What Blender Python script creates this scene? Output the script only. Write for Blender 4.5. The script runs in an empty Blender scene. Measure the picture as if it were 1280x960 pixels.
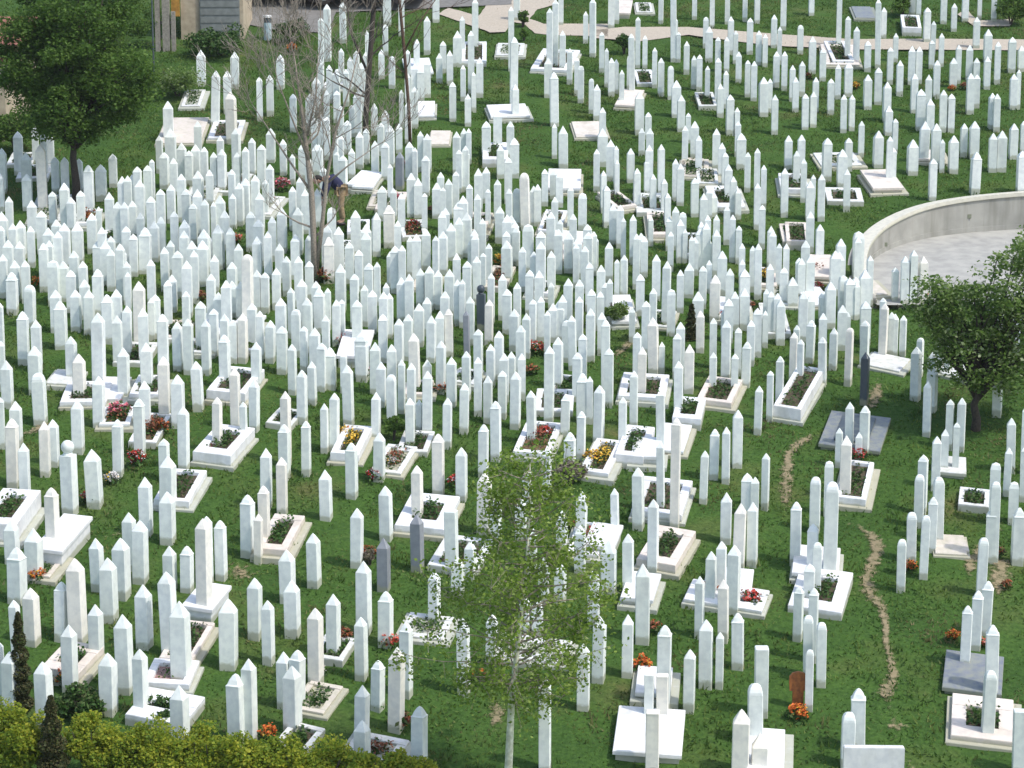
import bpy, bmesh, math, random
import numpy as np
from mathutils import Vector, Matrix

SC = bpy.context.scene
COL = SC.collection
rnd = random.Random(11)
nrs = np.random.RandomState(5)

# ------------------------------------------------------------------ camera
PITCH = math.radians(10.0)          # camera looks down by this much
SLOPE = math.tan(math.radians(14))  # the hillside rises away from the camera
CAMZ = 18.55
FPX = 2677.0                        # focal length in pixels of a 1280 px wide picture
cam = bpy.data.cameras.new("camera")
camo = bpy.data.objects.new("camera", cam)
COL.objects.link(camo)
camo.location = (0, 0, CAMZ)
camo.rotation_euler = (math.radians(90) - PITCH, 0, 0)
cam.sensor_width = 36
cam.lens = 36 * FPX / 1280
cam.clip_start = 0.5
cam.clip_end = 3000
SC.camera = camo

# ------------------------------------------------------------------ sky, sun, exposure
SUN_AZ = math.radians(27)     # from the right (+x), slightly towards the camera
SUN_EL = math.radians(56)
sun_dir = Vector((math.cos(SUN_EL) * math.cos(SUN_AZ), -math.cos(SUN_EL) * math.sin(SUN_AZ), math.sin(SUN_EL)))
w = bpy.data.worlds.new("World")
SC.world = w
w.use_nodes = True
nt = w.node_tree
bg = nt.nodes["Background"]
sky = nt.nodes.new("ShaderNodeTexSky")
sky.sky_type = 'NISHITA'
sky.sun_disc = False
sky.sun_elevation = SUN_EL
sky.sun_rotation = math.atan2(sun_dir.x, sun_dir.y)
sky.dust_density = 2.0
sky.air_density = 1.2
nt.links.new(sky.outputs[0], bg.inputs[0])
bg.inputs[1].default_value = 0.15
sl = bpy.data.lights.new("sun", 'SUN')
sl.energy = 2.1
sl.angle = math.radians(2.0)
sl.color = (1.0, 0.96, 0.9)
so = bpy.data.objects.new("sun", sl)
COL.objects.link(so)
so.rotation_euler = sun_dir.to_track_quat('Z', 'Y').to_euler()
so.location = (30, 20, 60)
SC.view_settings.view_transform = 'Standard'
SC.view_settings.look = 'None'
SC.view_settings.gamma = 1
SC.view_settings.exposure = 0.64

# ------------------------------------------------------------------ picture <-> place
CP, SP = math.cos(PITCH), math.sin(PITCH)

def ray(px, py):
    a = (px - 640) / FPX
    b = (480 - py) / FPX
    return Vector((a, CP + b * SP, -SP + b * CP))

def at(px, py, h=0.0):
    """point of the hillside (raised by h metres) that the photo shows at px, py"""
    d = ray(px, py)
    t = (h - CAMZ) / (d.z - SLOPE * d.y)
    return Vector((0, 0, CAMZ)) + d * t

def proj(P):
    q = P - Vector((0, 0, CAMZ))
    d = q.y * CP - q.z * SP
    u = q.y * SP + q.z * CP
    return 640 + FPX * q.x / d, 480 - FPX * u / d, FPX / d

def height_to(P, py):
    q = P - Vector((0, 0, CAMZ))
    d = q.y * CP - q.z * SP
    u = q.y * SP + q.z * CP
    k = 480 - py
    return (k * d - FPX * u) / (FPX * CP + k * SP)

def G(x, y):
    return SLOPE * y

def onground(px, py):
    p = at(px, py)
    return Vector((p.x, p.y, G(p.x, p.y)))

# ------------------------------------------------------------------ materials
def newmat(name):
    m = bpy.data.materials.new(name)
    m.use_nodes = True
    n = m.node_tree
    return m, n, n.nodes["Principled BSDF"]

def N(n, t, **k):
    o = n.nodes.new(t)
    for a, b in k.items():
        setattr(o, a, b)
    return o

def ramp(n, stops):
    r = n.nodes.new("ShaderNodeValToRGB")
    e = r.color_ramp.elements
    while len(e) > 1:
        e.remove(e[-1])
    e[0].position, e[0].color = stops[0][0], (*stops[0][1], 1)
    for p, c in stops[1:]:
        k = e.new(p)
        k.color = (*c, 1)
    return r

def stone_mat(name, c1, c2, island=False, BASE=0.15, stain=(0.48, 0.50, 0.47), rough=0.55, amount=0.5):
    m, n, b = newmat(name)
    L = n.links.new
    geo = N(n, "ShaderNodeNewGeometry")
    oi = N(n, "ShaderNodeObjectInfo")
    rnds = geo.outputs["Random Per Island"] if island else oi.outputs["Random"]
    n1 = N(n, "ShaderNodeTexNoise"); n1.inputs["Scale"].default_value = 9; n1.inputs["Detail"].default_value = 6
    n2 = N(n, "ShaderNodeTexNoise"); n2.inputs["Scale"].default_value = 3.2; n2.inputs["Detail"].default_value = 5
    mp = N(n, "ShaderNodeMapping"); mp.inputs["Scale"].default_value = (1, 1, 0.28)
    L(geo.outputs["Position"], mp.inputs[0]); L(mp.outputs[0], n2.inputs["Vector"])
    L(geo.outputs["Position"], n1.inputs["Vector"])
    base = N(n, "ShaderNodeMix", data_type='RGBA')
    base.inputs[6].default_value = (*c1, 1); base.inputs[7].default_value = (*c2, 1)
    L(rnds, base.inputs[0])
    r1 = ramp(n, [(0.35, (0.86, 0.87, 0.89)), (0.6, (1, 1, 1))])
    L(n1.outputs[0], r1.inputs[0])
    mu = N(n, "ShaderNodeMix", data_type='RGBA', blend_type='MULTIPLY'); mu.inputs[0].default_value = 1
    L(base.outputs[2], mu.inputs[6]); L(r1.outputs[0], mu.inputs[7])
    r2 = ramp(n, [(0.52, (0, 0, 0)), (0.78, (1, 1, 1))])
    L(n2.outputs[0], r2.inputs[0])
    ma = N(n, "ShaderNodeMath", operation='MULTIPLY'); ma.inputs[1].default_value = amount
    L(r2.outputs[0], ma.inputs[0])
    mx = N(n, "ShaderNodeMix", data_type='RGBA'); mx.inputs[7].default_value = (*stain, 1)
    L(ma.outputs[0], mx.inputs[0]); L(mu.outputs[2], mx.inputs[6])
    # earth splashed and moss grown on the lowest hand's breadth
    sx = N(n, "ShaderNodeSeparateXYZ"); L(geo.outputs["Position"], sx.inputs[0])
    gy = N(n, "ShaderNodeMath", operation='MULTIPLY_ADD'); gy.inputs[1].default_value = -SLOPE; L(sx.outputs[1], gy.inputs[0]); L(sx.outputs[2], gy.inputs[2])
    gn = N(n, "ShaderNodeMath", operation='MULTIPLY_ADD'); gn.inputs[1].default_value = -BASE; L(n1.outputs[0], gn.inputs[0]); L(gy.outputs[0], gn.inputs[2])
    rs_ = ramp(n, [(0.0, (0.7, 0.7, 0.7)), (0.05, (0, 0, 0))])
    L(gn.outputs[0], rs_.inputs[0])
    my = N(n, "ShaderNodeMix", data_type='RGBA'); my.inputs[7].default_value = (0.30, 0.31, 0.20, 1)
    L(rs_.outputs[0], my.inputs[0]); L(mx.outputs[2], my.inputs[6])
    L(my.outputs[2], b.inputs["Base Color"])
    b.inputs["Roughness"].default_value = rough
    b.inputs["Specular IOR Level"].default_value = 0.35
    n3 = N(n, "ShaderNodeTexNoise"); n3.inputs["Scale"].default_value = 60; n3.inputs["Detail"].default_value = 4
    L(geo.outputs["Position"], n3.inputs["Vector"])
    bp = N(n, "ShaderNodeBump"); bp.inputs["Strength"].default_value = 0.25; bp.inputs["Distance"].default_value = 0.004
    L(n3.outputs[0], bp.inputs["Height"]); L(bp.outputs[0], b.inputs["Normal"])
    return m

def leaf_mat(name, cols, transl=0.25, rough=0.6):
    m, n, b = newmat(name)
    L = n.links.new
    geo = N(n, "ShaderNodeNewGeometry")
    r = ramp(n, [(i / (len(cols) - 1) if len(cols) > 1 else 0, c) for i, c in enumerate(cols)])
    n1 = N(n, "ShaderNodeTexNoise"); n1.inputs["Scale"].default_value = 1.6
    L(geo.outputs["Position"], n1.inputs["Vector"])
    ad = N(n, "ShaderNodeMath", operation='MULTIPLY_ADD'); ad.inputs[1].default_value = 0.8; 
    L(geo.outputs["Random Per Island"], ad.inputs[0])
    m2 = N(n, "ShaderNodeMath", operation='MULTIPLY_ADD'); m2.inputs[1].default_value = 0.8; m2.inputs[2].default_value = -0.3
    L(n1.outputs[0], m2.inputs[0]); L(m2.outputs[0], ad.inputs[2])
    L(ad.outputs[0], r.inputs[0])
    L(r.outputs[0], b.inputs["Base Color"])
    b.inputs["Roughness"].default_value = rough
    b.inputs["Specular IOR Level"].default_value = 0.25
    tr = N(n, "ShaderNodeBsdfTranslucent"); L(r.outputs[0], tr.inputs[0])
    ms = N(n, "ShaderNodeMixShader"); ms.inputs[0].default_value = transl
    out = n.nodes["Material Output"]
    L(b.outputs[0], ms.inputs[1]); L(tr.outputs[0], ms.inputs[2]); L(ms.outputs[0], out.inputs[0])
    return m

def plain(name, c, rough=0.7, c2=None, scale=12, metal=0, bump=0.3):
    m, n, b = newmat(name)
    L = n.links.new
    geo = N(n, "ShaderNodeNewGeometry")
    n1 = N(n, "ShaderNodeTexNoise"); n1.inputs["Scale"].default_value = scale; n1.inputs["Detail"].default_value = 6
    L(geo.outputs["Position"], n1.inputs["Vector"])
    c2 = c2 or tuple(v * 0.7 for v in c)
    r = ramp(n, [(0.35, c2), (0.65, c)])
    L(n1.outputs[0], r.inputs[0]); L(r.outputs[0], b.inputs["Base Color"])
    b.inputs["Roughness"].default_value = rough
    b.inputs["Metallic"].default_value = metal
    bp = N(n, "ShaderNodeBump"); bp.inputs["Strength"].default_value = bump; bp.inputs["Distance"].default_value = 0.01
    L(n1.outputs[0], bp.inputs["Height"]); L(bp.outputs[0], b.inputs["Normal"])
    return m

WHITE = stone_mat("white_marble", (0.85, 0.88, 0.84), (0.76, 0.80, 0.735))
WHITE_FAR = stone_mat("white_marble_rows", (0.85, 0.88, 0.84), (0.76, 0.80, 0.735), island=True)
CREAM = stone_mat("cream_limestone", (0.87, 0.84, 0.755), (0.84, 0.80, 0.71), stain=(0.6, 0.55, 0.48))
GREY = stone_mat("grey_stone", (0.30, 0.31, 0.33), (0.26, 0.28, 0.30), stain=(0.15, 0.16, 0.16))
DARK = stone_mat("dark_granite", (0.075, 0.095, 0.11), (0.06, 0.075, 0.09), stain=(0.16, 0.18, 0.18), rough=0.3)
SLATE = stone_mat("slate_grey_slab", (0.20, 0.22, 0.27), (0.17, 0.19, 0.23), stain=(0.3, 0.3, 0.32), rough=0.4, BASE=0.10)
KERBW = stone_mat("kerb_white_marble", (0.82, 0.83, 0.83), (0.78, 0.77, 0.76), amount=0.6, stain=(0.42, 0.42, 0.36), BASE=0.10)
KERBC = stone_mat("kerb_cream_stone", (0.76, 0.68, 0.60), (0.70, 0.62, 0.54), amount=0.6, stain=(0.38, 0.33, 0.26), BASE=0.10)
SOIL = plain("soil", (0.10, 0.075, 0.045), 0.95, (0.045, 0.04, 0.022), 25)
BARK = plain("bark_dark", (0.07, 0.055, 0.042), 0.9, (0.035, 0.028, 0.022), 30)
BARKG = plain("bark_grey_brown", (0.34, 0.29, 0.23), 0.9, (0.20, 0.17, 0.135), 30)
BIRCH = plain("birch_bark", (0.80, 0.80, 0.66), 0.7, (0.50, 0.50, 0.36), 14)
WOOD = plain("orange_wood", (0.36, 0.13, 0.030), 0.6, (0.20, 0.065, 0.02), 18)
LEAF_BIG = leaf_mat("leaves_deep_green", [(0.055, 0.115, 0.020), (0.085, 0.165, 0.028), (0.12, 0.215, 0.038), (0.18, 0.28, 0.06)], 0.5)
LEAF_YG = leaf_mat("leaves_spring_birch", [(0.11, 0.19, 0.02), (0.17, 0.27, 0.035), (0.26, 0.36, 0.06), (0.42, 0.50, 0.18)], 0.5)
LEAF_R = leaf_mat("leaves_olive_green", [(0.08, 0.15, 0.03), (0.13, 0.22, 0.045), (0.20, 0.30, 0.07), (0.48, 0.54, 0.32)], 0.55)
LEAF_H = leaf_mat("leaves_yellow_green", [(0.14, 0.23, 0.03), (0.23, 0.32, 0.035), (0.36, 0.40, 0.04), (0.54, 0.52, 0.06)], 0.55)
LEAF_P = leaf_mat("leaves_dull_purple", [(0.16, 0.17, 0.07), (0.22, 0.19, 0.15), (0.28, 0.23, 0.20), (0.20, 0.26, 0.05)], 0.45)
LEAF_C = leaf_mat("needles_dark", [(0.025, 0.036, 0.012), (0.05, 0.065, 0.02), (0.10, 0.085, 0.035), (0.06, 0.10, 0.025)])
LEAF_G = leaf_mat("plants_green", [(0.02, 0.055, 0.012), (0.04, 0.10, 0.018), (0.07, 0.14, 0.03), (0.11, 0.13, 0.05)])
GRASS = leaf_mat("grass_blades", [(0.048, 0.106, 0.018), (0.062, 0.132, 0.021), (0.086, 0.160, 0.028), (0.140, 0.188, 0.044)], 0.35)
def dry_patches(mat, col, scale=0.75, lo=.56, hi=.72, amt=.75):
    """areas where the sward has yellowed, by a slow noise over the ground"""
    n = mat.node_tree; L = n.links.new
    b = n.nodes["Principled BSDF"]
    src = b.inputs["Base Color"].links[0].from_socket
    ge = N(n, "ShaderNodeNewGeometry"); nz = N(n, "ShaderNodeTexNoise"); nz.inputs["Scale"].default_value = scale; nz.inputs["Detail"].default_value = 6; nz.inputs["Roughness"].default_value = .62
    L(ge.outputs["Position"], nz.inputs["Vector"])
    r = ramp(n, [(lo, (0, 0, 0)), (hi, (amt, amt, amt))]); L(nz.outputs[0], r.inputs[0])
    mx = N(n, "ShaderNodeMix", data_type='RGBA'); mx.inputs[7].default_value = (*col, 1)
    L(r.outputs[0], mx.inputs[0]); L(src, mx.inputs[6])
    for lk in list(src.links):
        if lk.to_node != mx: L(mx.outputs[2], lk.to_socket)
dry_patches(GRASS, (0.20, 0.175, 0.075), .62, .53, .63, .85)
dry_patches(GRASS, (0.150, 0.210, 0.040), 1.7, .48, .58, .65)
dry_patches(GRASS, (0.035, 0.075, 0.020), 3.1, .54, .64, .6)

# ------------------------------------------------------------------ object helpers
def link(name, me, mat=None, parent=None, **props):
    o = bpy.data.objects.new(name, me)
    COL.objects.link(o)
    if mat is not None and me is not None and not me.materials:
        me.materials.append(mat)
    if parent is not None:
        o.parent = parent
    for k, v in props.items():
        o[k] = v
    return o

def thing(name, loc, label, cat, group=None, rz=0.0):
    o = bpy.data.objects.new(name, None)
    COL.objects.link(o)
    o.empty_display_size = 0.1
    o.location = loc
    o.rotation_euler = (0, 0, rz)
    o['label'] = label
    o['category'] = cat
    if group:
        o['group'] = group
    return o

def mesh(name, verts, faces, smooth=False):
    me = bpy.data.meshes.new(name)
    me.from_pydata([tuple(v) for v in verts], [], faces)
    me.validate()
    me.update()
    if smooth:
        me.polygons.foreach_set("use_smooth", [True] * len(me.polygons))
    return me

def mesh_np(name, V, F):
    """V (n,3), F (m,k) with constant k: fast"""
    me = bpy.data.meshes.new(name)
    V = np.asarray(V, dtype=np.float32)
    F = np.asarray(F, dtype=np.int32)
    me.vertices.add(len(V)); me.vertices.foreach_set("co", V.ravel())
    k = F.shape[1]
    me.loops.add(F.size); me.loops.foreach_set("vertex_index", F.ravel())
    me.polygons.add(len(F))
    me.polygons.foreach_set("loop_start", np.arange(0, F.size, k, dtype=np.int32))
    me.polygons.foreach_set("loop_total", np.full(len(F), k, dtype=np.int32))
    me.update(calc_edges=True)
    return me

def leaves(name, C, size, mat, up=0.3, stretch=1.6, rs=nrs):
    """rhombic folded leaves at centres C (n,3)"""
    C = np.asarray(C, dtype=np.float64)
    n = len(C)
    size = np.asarray(size) * np.ones(n)
    a = rs.normal(size=(n, 3)); a[:, 2] *= 0.6
    a /= np.linalg.norm(a, axis=1)[:, None]
    nn = rs.normal(size=(n, 3)); nn[:, 2] += up * 3
    b = np.cross(nn, a); b /= np.linalg.norm(b, axis=1)[:, None] + 1e-9
    s = (size * rs.uniform(0.6, 1.3, n))[:, None]
    V = np.empty((n, 4, 3))
    V[:, 0] = C - a * s * 0.5 * stretch
    V[:, 1] = C + b * s * 0.5
    V[:, 2] = C + a * s * 0.5 * stretch
    V[:, 3] = C - b * s * 0.5
    me = mesh_np(name, V.reshape(-1, 3), np.arange(4 * n).reshape(n, 4))
    me.materials.append(mat)
    return me

class MB:
    def __init__(s):
        s.v = []; s.f = []
    def prism(s, pts, z0, z1, bevel=0.0, shear=None, top=None):
        """pts: ccw polygon; z from z0 to z1, optional small top bevel"""
        k = len(pts); o = len(s.v)
        cx = sum(p[0] for p in pts) / k; cy = sum(p[1] for p in pts) / k
        def add(sc, z):
            for x, y in pts:
                dx, dy = x - cx, y - cy
                l = math.hypot(dx, dy) or 1
                q = max(0.0, (l - sc) / l)
                X, Y = cx + dx * q, cy + dy * q
                s.v.append((X, Y, z + (shear(X, Y) if shear else 0)))
        add(0, z0)
        if bevel:
            add(0, z1 - bevel); add(bevel * 1.2, z1)
            rings = 3
        else:
            add(0, z1); rings = 2
        for r in range(rings - 1):
            for i in range(k):
                j = (i + 1) % k
                s.f.append((o + r * k + i, o + r * k + j, o + (r + 1) * k + j, o + (r + 1) * k + i))
        s.f.append(tuple(o + (rings - 1) * k + i for i in range(k)))
        s.f.append(tuple(o + i for i in reversed(range(k))))
    def box(s, x0, x1, y0, y1, z0, z1, bevel=0.0, shear=None):
        s.prism([(x0, y0), (x1, y0), (x1, y1), (x0, y1)], z0, z1, bevel, shear)
    def tube(s, P, R, k=6):
        P = [Vector(p) for p in P]
        o = len(s.v)
        for i, p in enumerate(P):
            d = (P[min(i + 1, len(P) - 1)] - P[max(i - 1, 0)])
            d = d.normalized() if d.length > 1e-6 else Vector((0, 0, 1))
            a = d.cross(Vector((0.3, 0.9, 0.1))); a.normalize()
            b = d.cross(a)
            for j in range(k):
                t = 2 * math.pi * j / k
                q = p + (a * math.cos(t) + b * math.sin(t)) * R[i]
                s.v.append(tuple(q))
        for i in range(len(P) - 1):
            for j in range(k):
                j2 = (j + 1) % k
                s.f.append((o + i * k + j, o + i * k + j2, o + (i + 1) * k + j2, o + (i + 1) * k + j))
        s.f.append(tuple(o + (len(P) - 1) * k + j for j in range(k)))
        s.f.append(tuple(o + j for j in reversed(range(k))))
    def blob(s, c, r, k=7, rings=4):
        o = len(s.v)
        s.v.append((c[0], c[1], c[2] - r[2]))
        for i in range(1, rings):
            ph = math.pi * i / rings - math.pi / 2
            for j in range(k):
                t = 2 * math.pi * j / k
                s.v.append((c[0] + r[0] * math.cos(ph) * math.cos(t), c[1] + r[1] * math.cos(ph) * math.sin(t), c[2] + r[2] * math.sin(ph)))
        s.v.append((c[0], c[1], c[2] + r[2]))
        for j in range(k):
            s.f.append((o, o + 1 + (j + 1) % k, o + 1 + j))
        for i in range(rings - 2):
            for j in range(k):
                a, b2 = o + 1 + i * k + j, o + 1 + i * k + (j + 1) % k
                s.f.append((a, b2, b2 + k, a + k))
        e = len(s.v) - 1
        for j in range(k):
            s.f.append((e - k + j, e - k + (j + 1) % k, e))
    def mesh(s, name, smooth=False):
        return mesh(name, s.v, s.f, smooth)

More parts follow.
